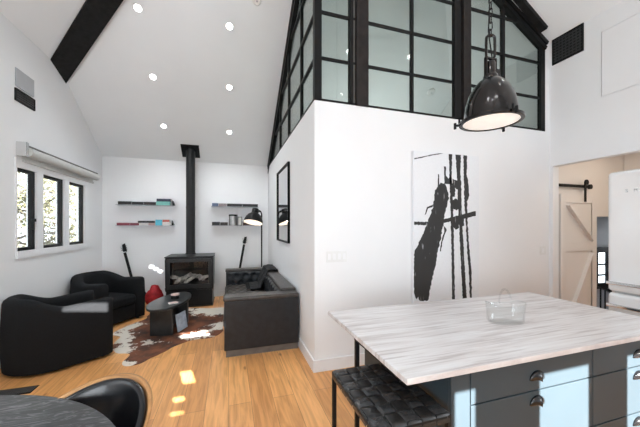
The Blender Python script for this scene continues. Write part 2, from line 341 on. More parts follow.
rl = thing('stair_railing', 'black metal stair railing seen in the gap between barn door and refrigerator', 'railing', (5.6, 3.25, -1.2))
h0, h1 = Vector((5.55, 3.25, .70)), Vector((6.6, 3.25, .30))
MB().bar(h0, h1, .05, .045).build('handrail', 'black', rl, off=rl.location)
for i in range(9):
    p = h0.lerp(h1, (i+.3)/9); MB().bar((p.x, p.y, -1.2), p, .016, .016).build('baluster', 'black', rl, off=rl.location)
# baseboards, opening trim
BH = .125
struct('baseboard_left', MB().box((XL, YR, 0), (XL+.016, YB, BH)), 'trim', bevel=.004)
struct('baseboard_back', MB().box((XL+.016, YB-.016, 0), (XN-.016, YB, BH)), 'trim', bevel=.004)
struct('baseboard_loft', MB().prism([(XN-.016, YA-.016), (XR, YA-.016), (XR, YA), (XN, YA), (XN, YB-.016), (XN-.016, YB-.016)], 0, BH), 'trim', tri=True)
# ------------------------------------------------------------------ left window with blind
w1 = sgroup('window_1', (XL, (WY0+WY1)/2, WZ0))
o1 = w1.location
cs = MB().box((XL-.099, WY0-.01, WZ0-.03), (XL+.022, WY1+.03, WZ0+.055)).box((XL-.099, WY0-.03, WZ1-.06), (XL+.015, WY1+.04, WZ1+.05))
for a, b in ((WY0-.02, WY0+.0), (4.665, 4.80), (5.32, 5.46), (5.965, WY1+.03)): cs.box((XL-.10, a, WZ0), (XL+.012, b, WZ1))
cs.build('window_frame', 'trim', w1, off=o1)
for a, b in ((4.30, 4.665), (4.80, 5.32), (5.46, 5.965)):
    s = MB(); z0, z1 = WZ0+.055, WZ1-.06; t = .04; xa, xb = XL-.05, XL-.012
    s.box((xa, a, z0), (xb, a+t*.5, z1)).box((xa, b-t*1.6, z0), (xb, b, z1)).box((xa, a+t*.5, z0), (xb-.001, b-t*1.6, z0+t)).box((xa, a+t*.5, z1-t), (xb-.001, b-t*1.6, z1))
    so_ = s.build('sash', 'black', w1, off=o1)
    MB().box((XL-.036, a+t*.4, z0+t*.8), (XL-.030, b-t*1.5, z1-t*.8)).build('pane', 'glass_pane', so_, off=o1)
MB().box((XL-.012, 4.605, 1.50), (XL+.008, 4.63, 1.64)).box((XL-.012, 4.60, 1.60), (XL+.022, 4.635, 1.64)).build('latch', 'black', w1, bevel=.004, off=o1)
bl = thing('roller_blind', 'rolled up ivory window blind mounted above the three-pane window', 'blind', (XL, 5.25, 2.30)); ob = bl.location
MB().tube([(XL+.07, 4.36, 2.435), (XL+.07, 6.28, 2.435)], .058, 20).build('roll', 'blind', bl, off=ob)
MB().box((XL+.01, 4.38, 2.33), (XL+.022, 6.26, 2.44)).box((XL+.01, 4.38, 2.315), (XL+.035, 6.26, 2.345)).build('blind_cloth', 'blind', bl, bevel=.004, off=ob)
MB().box((XL, 4.36, 2.495), (XL+.09, 6.28, 2.512)).build('headrail', 'plinth', bl, bevel=.003, off=ob)
MB().box((XL, 4.29, 2.37), (XL+.10, 4.345, 2.54)).build('bracket', 'chrome', bl, bevel=.008, off=ob)
# ------------------------------------------------------------------ glazed loft partitions
w2 = sgroup('window_2', (XN, 4.8, LEDGE)); o2 = w2.location
zt = lambda y: zA(y)-.06
g = MB().bar((XN+.03, YB-.02, LEDGE+.02), (XN+.03, YA+.0, LEDGE+.02), .05, .04)
g.bar((XN+.02, YB-.02, zt(YB-.02)-.10), (XN+.02, YA, zt(YA)-.10), .06, .07)
g.build('frame', 'black', w2, off=o2)
for y in (3.61, 4.42, 5.2): MB().box((XN+.01, y-.014, LEDGE), (XN+.05, y+.014, zt(y)-.1)).build('mullion', 'black', w2, off=o2)
for z in (3.36, 3.85, 4.34, 4.83): MB().box((XN+.01, YA, z-.012), (XN+.042, YB-(z-2.75)/SL, z+.012)).build('rail', 'black', w2, off=o2)
MB().poly3([(XN+.03, YA+.02, LEDGE), (XN+.03, YB-.02, LEDGE), (XN+.03, YA+.02, zt(YA)-.1)], (.006, 0, 0)).build('pane', 'loft_glass', w2, off=o2)
w3 = sgroup('window_3', (2.6, YA, LEDGE)); o3 = w3.location
xe = 4.275; ze = 4.075; sg = .60
zg = lambda x: min(ze+sg*(xe-x), 5.30)
xk = xe-(5.30-ze)/sg
g = MB().box((XN, YA+.005, LEDGE), (xe, YA+.05, LEDGE+.028)).box((xe-.085, YA+.002, LEDGE), (xe-.005, YA+.055, ze+.03))
g.bar((xe, YA+.025, ze-.02), (xk, YA+.025, 5.30-.02), .05, .085, up=(0, 1, 0)).bar((xe+.02, YA-.0, ze+.05), (xk, YA-.0, 5.30+.05), .05, .05, up=(0, 1, 0))
g.build('frame', 'black', w3, off=o3)
for x0, x1, m, d in ((XN-.003, XN+.08, 'black', .06), (1.272, 1.318, 'black', .05), (1.318, 1.345, 'plinth', .035), (1.345, 1.492, 'bronze', .075), (2.072, 2.106, 'black', .04), (2.70, 2.80, 'black', .05), (2.815, 2.935, 'bronze', .075), (3.493, 3.542, 'black', .04)):
    MB().box((x0, YA+.055-d, LEDGE), (x1, YA+.06, zg((x0+x1)/2)-.0)).build('mullion', m, w3, off=o3, bevel=.003)
for z in (3.355, 3.85, 4.345, 4.84):
    MB().box((XN+.05, YA+.018, z-.014), (min(xe-.04, xe-(z-ze)/sg), YA+.044, z+.014)).build('rail', 'black', w3, off=o3)
MB().poly3([(XN+.02, YA+.03, LEDGE), (xe-.02, YA+.03, LEDGE), (xe-.02, YA+.03, ze), (xk, YA+.03, 5.30), (XN+.02, YA+.03, 5.30)], (0, .006, 0)).build('pane', 'loft_glass', w3, off=o3)
# roof timbers
d_ = Vector((1, -1, SL)).normalized()
p0 = Vector((XL-.10, yl+.10, 3.88-.065))
side = Vector((1, 1, 0)).normalized()
hb = MB(); q0 = p0; q1 = p0+Vector((1, -1, SL))*3.3
nrm = d_.cross(side).normalized()
if nrm.z > 0: nrm = -nrm
vs = []; hd = Vector((1, -1.03, .63))
for t in (-.04, 2.6):
    for p, up in (((XL, 4.985, 3.865), 0), ((XL, 5.39, 3.725), 0), ((XL, 5.39, 3.725), .14), ((XL, 4.985, 3.865), .14)): vs.append(Vector(p)+hd*t+Vector((0, 0, up)))
hb.add(vs, [(0,3,2,1),(4,5,6,7),(0,1,5,4),(1,2,6,5),(2,3,7,6),(3,0,4,7)])
solo('ceiling_beam', hb, 'timber', 'wide black timber beam running up the white ceiling from the left wall', 'beam')
rb = MB().bar((XN+.012, YB-.02, zA(YB)-.02), (XN+.012, YA-.4, zA(YA-.4)-.02), .06, .16)
solo('rafter', rb, 'timber', 'black sloping rafter along the glazed loft side above the framed mirror', 'beam')
rb = MB().bar((4.16, YA-.07, 4.27), (1.4, YA-.07, 4.27+.65*2.76), .10, .085, up=(0, 1, 0))
solo('rafter', rb, 'timber', 'black sloping rafter in front of the loft glass beside the black wall grille', 'beam')
# ------------------------------------------------------------------ wall and ceiling fittings
def louvre(name, label, lo, hi, nrm_axis, sgn, n):               # black wall grille in a plane of constant x
    x = lo[0]; t = thing(name, label, 'vent', (x, (lo[1]+hi[1])/2, lo[2])); o = t.location
    y0, z0, y1, z1 = lo[1], lo[2], hi[1], hi[2]; k = .018
    f = MB()
    f.box((min(x, x+sgn*.016), y0, z0), (max(x, x+sgn*.016), y1, z0+k)).box((min(x, x+sgn*.016), y0, z1-k), (max(x, x+sgn*.016), y1, z1))
    f.box((min(x, x+sgn*.016), y0, z0+k), (max(x, x+sgn*.016), y0+k, z1-k)).box((min(x, x+sgn*.016), y1-k, z0+k), (max(x, x+sgn*.016), y1, z1-k))
    f.build('frame', 'black', t, off=o)
    MB().box((min(x, x+sgn*.003), y0+k, z0+k), (max(x, x+sgn*.003), y1-k, z1-k)).build('backing', 'ember', t, off=o)
    g = MB(); m = max(3, int((y1-y0)/(z1-z0)*n))
    for i in range(1, n): z = z0+(z1-z0)*i/n; g.box((min(x+sgn*.003, x+sgn*.012), y0+k, z-.006), (max(x+sgn*.003, x+sgn*.012), y1-k, z+.006))
    for i in range(1, m): y = y0+(y1-y0)*i/m; g.box((min(x+sgn*.003, x+sgn*.010), y-.006, z0+k), (max(x+sgn*.003, x+sgn*.010), y+.006, z1-k))
    g.build('grille', 'grille_black', t, off=o); return t
louvre('wall_grille', 'square black wall grille high on the right wall', (XR, 2.51, 3.80), (XR, 2.885, 4.155), 0, -1, 9)
louvre('wall_grille', 'black wall grille under the pale grey panel on the left wall', (XL, 4.27, 3.015), (XL, 4.625, 3.16), 0, 1, 5)
solo('wall_panel', MB().box((XL, 4.28, 3.185), (XL+.012, 4.61, 3.40)), 'grey_panel', 'pale grey square panel high on the left wall above a black grille', 'panel', bevel=.003)
ap = thing('access_panel', 'flush white access panel on the right wall beside the square black grille', 'panel', (XR, 1.83, 3.125)); oa = ap.location
MB().box((XR-.004, 1.33, 3.135), (XR, 2.322, 3.91)).build('door', 'wall', ap, off=oa)
f = MB(); f.box((XR-.005, 1.32, 3.122), (XR, 1.328, 3.922)).box((XR-.006, 2.326, 3.122), (XR, 2.334, 3.922)).box((XR-.006, 1.328, 3.122), (XR, 2.326, 3.13)).box((XR-.006, 1.328, 3.914), (XR, 2.326, 3.922))
f.build('frame', 'trim', ap, off=oa)
NA = Vector((0, -SL, -1)).normalized()
NB, NC = Vector((SL, 0, -1)).normalized(), Vector((-SC, 0, -1)).normalized()
def on_slope(x, y, f='A'):
    n_, z = {'A': (NA, zA(y)), 'B': (NB, zB(x)), 'C': (NC, zC(x))}[f]
    return Matrix.Translation((x, y, z)) @ n_.to_track_quat('Z', 'Y').to_matrix().to_4x4()
def downlight(x, y, label, f='A', power=30):
    t = thing('recessed_downlight', label, 'light', on_slope(x, y, f).translation, 0, 'recessed ceiling downlights'); o = t.location; mx = Matrix.Translation(-o) @ on_slope(x, y, f)
    MB().lathe([(.042, .001), (.058, .001), (.060, .004), (.058, .008), (.044, .006), (.042, .001)], 28, mx, False).build('trim_ring', 'trim', t)
    MB().lathe([(0, .0035), (.043, .0035), (.043, .001)], 28, mx).build('lens', 'led', t)
    l = bpy.data.lights.new('lamp', 'SPOT'); l.energy = power; l.spot_size = R(130); l.spot_blend = .9; l.shadow_soft_size = .04; l.color = (.90, .96, 1)
    lo = bpy.data.objects.new('lamp', l); COL.objects.link(lo); lo.parent = t; lo.location = {'A': NA, 'B': NB, 'C': NC}[f]*.03
for c, x in (('left', -1.15), ('right', .01)):
    for (r, y) in (('nearest the camera', 4.38), ('in the middle of its column', 5.18), ('nearest the back wall', 5.98)):
        downlight(x, y, f'lit ceiling downlight in the {c} column, the one {r}')
for x, y, f, w in ((2.49, .11, 'C', 'on the right slope behind the pendant lamp'), (3.33, 1.14, 'C', 'on the right slope nearest the refrigerator'), (2.9, -1.3, 'C', 'added out of view on the right slope farthest from the glass'),
                  (-.9, -.1, 'B', 'added out of view on the left slope nearest the timber beam'), (-.6, -1.3, 'B', 'added out of view on the left slope behind the dining table'), (.3, -2.0, 'B', 'added out of view on the left slope high by the rear wall')):
    downlight(x, y, 'lit ceiling downlight ' + w, f, 12 if f == 'C' else 100)  # left-slope lamps and the farthest right one are added to brighten the room
sm = thing('smoke_detector', 'round white smoke detector on the sloping ceiling near the black rafter', 'detector', (.37, 4.05, zA(4.05))); mx = Matrix.Translation(-sm.location) @ on_slope(.37, 4.05)
MB().lathe([(0, .034), (.045, .034), (.058, .024), (.062, 0)], 28, mx).build('cover', 'white_plastic', sm)
MB().lathe([(0, .036), (.012, .036), (.012, .033)], 16, mx).build('button', 'grey_panel', sm)
sm = thing('smoke_detector', 'white smoke detector on the loft ceiling, seen through the glass left of the pendant', 'detector', (3.805, 4.767, zA(4.767))); mx = Matrix.Translation(-sm.location) @ on_slope(3.805, 4.767)
MB().lathe([(0, .034), (.06, .034), (.075, .024), (.08, 0)], 28, mx).build('cover', 'white_plastic', sm)
MB().lathe([(0, .036), (.015, .036), (.015, .033)], 16, mx).build('button', 'grey_panel', sm)
def plate(name, label, lo, hi, axis, sgn, n):                    # wall plate with n rockers
    t = thing(name, label, 'switch' if 'switch' in name else 'outlet', ((lo[0]+hi[0])/2, (lo[1]+hi[1])/2, lo[2])); o = t.location
    MB().box(lo, hi).build('face_plate', 'white_plastic', t, bevel=.002, off=o)
    for i in range(n):
        if axis == 1:
            w = (hi[0]-lo[0])/n; x = lo[0]+w*(i+.5); m = MB().box((x-.017, lo[1]-.003, lo[2]+.028), (x+.017, lo[1]+.001, hi[2]-.028))
        else:
            h = (hi[2]-lo[2])/n; z = lo[2]+h*(i+.5); x = hi[0] if sgn > 0 else lo[0]; y = (lo[1]+hi[1])/2; m = MB().box((x-.002, y-.016, z-.02), (x+.002, y+.016, z+.02))
        m.build('rocker' if 'switch' in name else 'socket', 'trim', t, bevel=.001, off=o)
plate('light_switch', 'wide white four-gang light switch on the wall left of the tall painting', (1.0, YA-.008, 1.155), (1.23, YA, 1.275), 1, -1, 4)
plate('light_switch', 'small white light switch on the wall beside the hall opening', (4.16, YA-.008, 1.14), (4.27, YA, 1.26), 1, -1, 1)
plate('power_outlet', 'white power outlet low on the left wall behind the nearer armchair', (XL, 4.04, .30), (XL+.008, 4.11, .42), 0, 1, 2)
rg = thing('floor_register', 'black metal floor register set in the oak floor beside the dining table', 'vent', (-1.93, 3.42, 0)); orr = rg.location
MB().box((-2.15, 3.35, 0), (-1.75, 3.49, .004)).build('frame', 'black', rg, off=orr)
g = MB()
for i in range(24): x = -2.135+.37*i/23; g.box((x-.003, 3.365, .004), (x+.003, 3.475, .008))
g.build('grille', 'plinth', rg, off=orr)
# ------------------------------------------------------------------ stove
st = thing('wood_stove', 'black glass-fronted stove with a tall flue pipe on the back wall', 'stove', (-.71, 6.28, 0)); os_ = st.location
sx0, sx1, sy0, sy1 = -1.126, -.29, 5.97, 6.62
b = MB().box((sx0, sy0, .32), (sx1, sy1, .38)).box((sx0, sy0, .90), (sx1, sy1, .945)).box((sx0, sy0, .38), (sx0+.05, sy1, .90)).box((sx1-.05, sy0, .38), (sx1, sy1, .90)).box((sx0+.05, sy1-.05, .38), (sx1-.05, sy1, .90))
b.build('body', 'stove', st, bevel=.006, off=os_)
MB().box((sx0-.012, sy0-.015, .945), (sx1+.012, sy1+.01, .965)).build('top_plate', 'stove', st, bevel=.004, off=os_)
MB().box((sx0+.01, sy0+.015, .015), (sx1-.01, sy1-.05, .32)).build('pedestal', 'stove', st, bevel=.006, off=os_)
MB().box((sx0, sy0, 0), (sx1, sy1, .015)).build('hearth_plate', 'stove', st, bevel=.003, off=os_)
d = MB().box((sx0+.03, sy0-.025, .36), (sx1-.03, sy0, .44)).box((sx0+.03, sy0-.025, .86), (sx1-.03, sy0, .915)).box((sx0+.03, sy0-.025, .44), (sx0+.085, sy0, .86)).box((sx1-.085, sy0-.025, .44), (sx1-.03, sy0, .86))
dr = d.build('door', 'pipe', st, bevel=.005, off=os_)
MB().box((sx0+.08, sy0-.010, .435), (sx1-.08, sy0-.005, .865)).build('glass', 'fireglass', dr, off=os_)
MB().box((sx0+.05, sy1-.10, .38), (sx1-.05, sy1-.06, .90)).box((sx0+.05, sy0+.02, .38), (sx1-.05, sy1-.1, .40)).build('firebox', 'ember', st, off=os_)
rr = random.Random(3)
for i in range(9):
    x = sx0+.17+.06*i+rr.uniform(-.02, .02); y = sy0+.14+rr.uniform(0, .2); a = rr.uniform(-1.2, 1.2); L = rr.uniform(.09, .15); z = .50+rr.uniform(-.03, .05)
    dx, dz = math.cos(a)*L, math.sin(a)*L*.9
    pts = [Vector((x-dx, y, z-dz)), Vector((x-dx*.4, y-.02, z-dz*.4+.015)), Vector((x+dx*.3, y+.01, z+dz*.3+.01)), Vector((x+dx, y, z+dz))]
    MB().tube(pts, [.026, .036, .033, .022], 9).build('log', 'ceramic', st, off=os_)
bed = MB(); bed.box((sx0+.09, sy0+.04, .40), (sx1-.09, sy0+.42, .44)); bed.build('burner_tray', 'pipe', st, off=os_)
px, py = -.747, 6.46
pp = MB().lathe([(.098, .965), (.098, .99), (.088, .995), (.088, 1.9), (.0895, 1.905), (.0895, 1.94), (.088, 1.945), (.088, zA(py)+.03)], 32, Matrix.Translation((px, py, 0)))
pp.build('flue_pipe', 'pipe', st, off=os_)
mx = on_slope(px, py)
MB().box((-.17, -.17, 0), (.17, .17, .02), mx).build('ceiling_flange', 'stove', st, bevel=.004, off=os_)
# ------------------------------------------------------------------ shelves and what lies on them
def shelf(x0, x1, z, label):
    t = thing('floating_shelf', label, 'shelf', ((x0+x1)/2, YB, z), 0, 'thin floating shelves on the back wall'); o = t.location
    MB().box((x0, YB-.17, z-.009), (x1, YB, z)).build('board', 'grey_panel', t, bevel=.002, off=o)
    MB().box((x0, YB-.006, z-.05), (x1, YB, z-.012)).build('wall_rail', 'trim', t, bevel=.001, off=o)
ZS1, ZS2 = 1.965, 1.555
shelf(-2.10, -1.10, ZS1, 'thin floating shelf left of the flue pipe, the upper of two')
shelf(-2.10, -1.10, ZS2, 'thin floating shelf left of the flue pipe, the lower of two')
shelf(-.36, .64, ZS1, 'thin floating shelf right of the flue pipe, the upper of two')
shelf(-.36, .64, ZS2, 'thin floating shelf right of the flue pipe, the lower of two')
COLR = {}
def bookmat(c):
    if c not in COLR: COLR[c] = mat('book_cloth_%d' % len(COLR), c, .55, nz=(30, .12))
    return COLR[c]
def book(x0, x1, z, h, c, label, group, y0=YB-.165, dp=.15):
    t = thing('book', label, 'book', ((x0+x1)/2, y0+dp/2, z), 0, group); o = t.location; k = min(.004, h*.2)
    cv = MB().box((x0, y0, z), (x1, y0+dp, z+k)).box((x0, y0, z+h-k), (x1, y0+dp, z+h)).box((x0, y0, z+k), (x1, y0+.005, z+h-k))
    cv.build('cover', bookmat(c), t, off=o); MB().box((x0+.003, y0+.005, z+k), (x1-.003, y0+dp-.004, z+h-k)).build('pages', 'paper', t, off=o)
BK, NV, TL, CY, RD, GR, PK, WH = (.016, .016, .017), (.018, .022, .05), (.16, .42, .38), (.10, .45, .58), (.22, .03, .05), (.13, .15, .2), (.42, .28, .26), (.6, .58, .55)
G1, G2, G3, G4 = ['books lying flat on the %s shelf' % q for q in ('upper left', 'lower left', 'upper right', 'lower right')]
book(-2.06, -1.83, ZS1, .062, BK, 'black book lying at the left end of the upper left shelf', G1)
book(-1.825, -1.62, ZS1, .058, BK, 'second black book from the left on the upper left shelf', G1)
book(-1.615, -1.40, ZS1, .06, (.02, .014, .015), 'black book lying against the teal book on the upper left shelf', G1)
book(-1.395, -1.14, ZS1, .075, TL, 'teal book at the bottom of the stack on the upper left shelf', G1)
book(-1.39, -1.13, ZS1+.075, .055, NV, 'navy book lying on top of the teal book', G1)
book(-2.08, -1.86, ZS2, .05, RD, 'dark red book lying at the left end of the lower left shelf', G2)
book(-1.855, -1.70, ZS2, .048, (.20, .035, .055), 'dull red book lying beside black books on the lower left shelf', G2)
book(-1.695, -1.54, ZS2, .045, WH, 'pale book lying under the black book on the lower left shelf', G2)
book(-1.72, -1.42, ZS2+.051, .04, BK, 'black book lying across pale books on the lower left shelf', G2)
book(-1.535, -1.42, ZS2, .05, PK, 'dusty pink book lying under the black book on the lower left shelf', G2)
book(-1.41, -1.29, ZS2, .115, CY, 'thick bright blue book lying on the lower left shelf', G2)
book(-1.285, -1.15, ZS2, .07, WH, 'white book at the bottom of a pair beside the bright blue book', G2)
book(-1.28, -1.16, ZS2+.07, .045, (.45, .10, .07), 'orange red book lying on the white book on the lower left shelf', G2)
def bookend(x, z, label):
    t = thing('bookend', label, 'bookend', (x, YB-.09, z), 0, 'black bookends'); o = t.location
    MB().box((x-.03, YB-.16, z), (x, YB-.02, z+.004)).build('foot', 'black', t, off=o)
    MB().poly3([(x, YB-.16, z+.004), (x+.035, YB-.16, z+.004), (x, YB-.16, z+.10)], (0, .14, 0)).build('upright', 'black', t, off=o)
bookend(-1.135+.03, ZS1+.0001, 'black bookend at the right end of the upper left shelf')
bookend(-1.145+.03, ZS2+.0001, 'black bookend at the right end of the lower left shelf')
book(-.34, -.21, ZS1, .066, (.12, .16, .25), 'slate blue book lying at the left end of the upper right shelf', G3)
book(-.205, -.04, ZS1, .062, (.30, .25, .26), 'mauve grey book lying beside the slate blue one on the upper right shelf', G3)
book(-.035, .28, ZS1, .062, BK, 'black book in the middle of the upper right shelf', G3)
book(.285, .62, ZS1, .062, BK, 'black book at the right end of the upper right shelf', G3)
book(-.34, -.18, ZS2, .075, BK, 'black book at the left end of the lower right shelf', G4)
book(-.175, -.02, ZS2, .068, (.03, .02, .02), 'black book beside the metal canister on the lower right shelf', G4)
book(.30, .58, ZS2, .06, (.05, .025, .022), 'dark brown book behind the lamp shade on the lower right shelf', G4)
cn = thing('canister', 'silver metal canister standing between books on the lower right shelf', 'canister', (.09, YB-.09, ZS2)); oc = cn.location
MB().lathe([(0, 0), (.085, 0), (.088, .004), (.088, .22), (.083, .225), (0, .225)], 28, Matrix.Translation(oc)).build('body', 'nickel', cn, off=oc)
MB().lathe([(.09, .205), (.091, .235), (.07, .242), (0, .243)], 28, Matrix.Translation(oc)).build('lid', 'black', cn, off=oc)
sc = thing('picture_frame', 'small black photo frame beside the metal canister on the shelf', 'frame', (.235, YB-.08, ZS2)); oc = sc.location
f = MB().box((.19, YB-.10, ZS2), (.28, YB-.085, ZS2+.012)).box((.19, YB-.10, ZS2+.178), (.28, YB-.085, ZS2+.19)).box((.19, YB-.10, ZS2+.012), (.20, YB-.085, ZS2+.178)).box((.27, YB-.10, ZS2+.012), (.28, YB-.085, ZS2+.178))
f.build('frame', 'black', sc, off=oc); MB().box((.20, YB-.095, ZS2+.012), (.27, YB-.088, ZS2+.178)).build('photo', 'paper', sc, off=oc)
MB().bar((.235, YB-.088, ZS2+.12), (.235, YB-.03, ZS2+.003), .02, .004, up=(1, 0, 0)).build('easel_back', 'black', sc, off=oc)
# ------------------------------------------------------------------ guitars, floor lamp, mirror, red bag
def guitar(label, foot, head):
    foot, head = Vector(foot), Vector(head); t = thing('guitar', label, 'guitar', foot, 0, 'guitars leaning on the back wall'); L = (head-foot).length
    z = (head-foot).normalized(); y = Vector((0, 1, 0)); y = (y-z*y.dot(z)).normalized(); x = y.cross(z)
    mx = Matrix((x, y, z)).transposed().to_4x4()
    pr = [(.0, 0), (.10, .01), (.165, .07), (.175, .15), (.13, .24), (.115, .28), (.14, .36), (.12, .42), (.05, .44), (.03, .40)]
    poly = pr+[(-x_, z_) for x_, z_ in reversed(pr[1:])]
    v = MB().prism(poly, -.022, .022, mx @ Matrix.Rotation(R(90), 4, 'X')); v.build('body', 'tbl', t, bevel=.006, tri=True)
    v = MB().box((-.024, -.036, .36), (.024, -.02, L-.17), mx); v.build('neck', 'black', t, bevel=.004)
    v = MB().prism([(-.024, L-.17), (.024, L-.17), (.036, L-.14), (.032, L), (-.018, L-.015), (-.034, L-.13)], -.02, .012, mx @ Matrix.Rotation(R(90), 4, 'X')); v.build('headstock', 'black', t, bevel=.003, tri=True)
    v = MB().box((-.025, -.04, L-.18), (.025, -.034, L-.166), mx); v.build('nut', 'white_plastic', t)
    for s in (-1, 1):
        for k in range(3): MB().lathe([(0, 0), (.009, 0), (.009, .016), (0, .016)], 10, mx @ Matrix.Translation((s*.036, -.005, L-.12+.035*k)) @ Matrix.Rotation(R(90*s), 4, 'Y')).build('tuner', 'chrome', t)
    return t
guitar('black guitar leaning on the back wall behind the farther armchair, its neck in view', (-1.66, 6.42, .02), (-1.99, 6.60, 1.19))
guitar('dark guitar leaning on the back wall behind the leather sofa, its neck in view', (.12, 6.42, .02), (.352, 6.60, 1.31))
lp = thing('floor_lamp', 'black metal floor lamp with a dome shade behind the leather sofa', 'lamp', (.67, 6.25, 0)); ol = lp.location
MB().lathe([(0, 0), (.135, 0), (.14, .006), (.135, .022), (.02, .03), (0, .03)], 32).build('base', 'black', lp)
arc = [(0, 0, .03), (0, 0, .9), (0, 0, 1.76)]+[(-.055+.055*math.cos(a), 0, 1.76+.11*math.sin(a)) for a in [R(20*k) for k in range(1, 7)]]
MB().tube(arc, .015, 12).build('pole', 'black', lp)
ax = Vector((.20, .26, 1)).normalized(); mx = Matrix.Translation((-.135, -.03, 1.855)) @ ax.to_track_quat('Z', 'Y').to_matrix().to_4x4()
MB().lathe([(.195, -.255), (.198, -.25), (.192, -.20), (.17, -.14), (.135, -.09), (.09, -.055), (.072, -.04), (.070, .04), (.06, .055), (0, .058)], 32, mx, False).build('lamp_shade', 'black', lp)
MB().lathe([(.192, -.254), (.185, -.20), (.163, -.143), (.128, -.095), (.085, -.062), (0, -.05)], 32, mx, False).build('shade_lining', 'lampin', lp)
MB().lathe([(0, -.16), (.025, -.155), (.033, -.13), (.025, -.10), (.016, -.07), (.016, -.05)], 18, mx).build('bulb', 'diff', lp)
MB().tube([(-.04, 0, 1.84), (-.07, 0, 1.86), (-.135, -.03, 1.87)], .016, 10).build('joint', 'black', lp)
l = bpy.data.lights.new('lamp', 'POINT'); l.energy = .6; l.color = (1, .85, .68); l.shadow_soft_size = .03
lo = bpy.data.objects.new('lamp', l); COL.objects.link(lo); lo.parent = lp; lo.location = mx @ Vector((0, 0, -.2))
mr = thing('wall_mirror', 'tall black-framed mirror on the white wall above the leather sofa', 'mirror', (XN, 4.73, 1.285)); om = mr.location
y0, y1, z0, z1, k = 4.21, 5.25, 1.285, 2.50, .022
f = MB().box((XN-.035, y0, z0), (XN, y1, z0+k)).box((XN-.035, y0, z1-k), (XN, y1, z1)).box((XN-.035, y0, z0+k), (XN, y0+k, z1-k)).box((XN-.035, y1-k, z0+k), (XN, y1, z1-k))
f.build('frame', 'black', mr, bevel=.002, off=om)
MB().box((XN-.016, y0+k, z0+k), (XN-.002, y1-k, z1-k)).build('glass', 'mirror', mr, off=om)
rbg = thing('bag', 'soft red fabric bag on the floor between the stove and the armchair', 'bag', (-1.36, 6.28, 0))
def lump(u, v):
    a = 2*math.pi*u; t = v*math.pi; r = math.sin(t)
    n = 1+.18*mnoise.noise(Vector((math.cos(a)*1.7*r, math.sin(a)*1.7*r, 2.2*math.cos(t))))
    return (math.cos(a)*r*.165*n, math.sin(a)*r*.14*n, max(.0, .155-.185*math.cos(t)*n+(.07 if r < .5 and t > 1.6 else 0)))
MB().grid(lump, 28, 16, True).build('body', 'red', rbg, sharp=180)
MB().tube([(-.06, 0, .30), (-.04, -.02, .37), (.02, -.02, .39), (.06, 0, .36), (.075, .01, .29)], .012, 8).build('strap', 'red', rbg)
# ------------------------------------------------------------------ cowhide rug
out = [(-1.32, 5.45), (-1.30, 5.92), (-.95, 5.86), (-.66, 5.90), (-.36, 5.76), (-.075, 5.70), (-.07, 5.2), (-.07, 4.75), (-.08, 4.45), (-.22, 4.26), (-.46, 4.24), (-.66, 4.10), (-.80, 3.90), (-.98, 3.68), (-1.14, 3.72), (-1.14, 4.0), (-1.30, 4.10), (-1.45, 4.35), (-1.42, 4.62), (-1.60, 4.83), (-1.50, 5.1)]
pts = []; n = len(out)
for i in range(n):
    a, b_, c, d2 = [Vector(out[(i+k) % n]) for k in (-1, 0, 1, 2)]
    for j in range(8):
        t = j/8; p = .5*((2*b_)+(c-a)*t+(2*a-5*b_+4*c-d2)*t*t+(3*b_-a-3*c+d2)*t**3)
        q = mnoise.noise(Vector((p.x*6, p.y*6, 1))); pts.append((p.x+.03*q, p.y+.03*mnoise.noise(Vector((p.x*6, p.y*6, 9)))))
blobs = [(-1.45, 4.62, .34, .36), (-1.3, 4.15, .24, .26), (-1.45, 5.1, .3, .3), (-1.1, 3.68, .16, .3), (-.25, 5.65, .5, .42), (-.9, 5.8, .3, .3), (-.45, 4.42, .30, .22), (-.12, 4.75, .30, .26), (-1.0, 4.35, .18, .2), (-.85, 4.95, .7, -.22), (-.75, 3.95, .35, -.15), (-.3, 4.95, .3, -.1)]
hide = m_hide([(x+.83, y-4.86, r, k) for x, y, r, k in blobs])
rg = MB().prism([(x+.83, y-4.86) for x, y in pts], 0, .005); o = rg.build('cowhide_rug', hide, tri=True); o.location = (-.83, 4.86, .0005)
tag(o, 'brown and white cowhide rug under the black coffee table', 'rug')
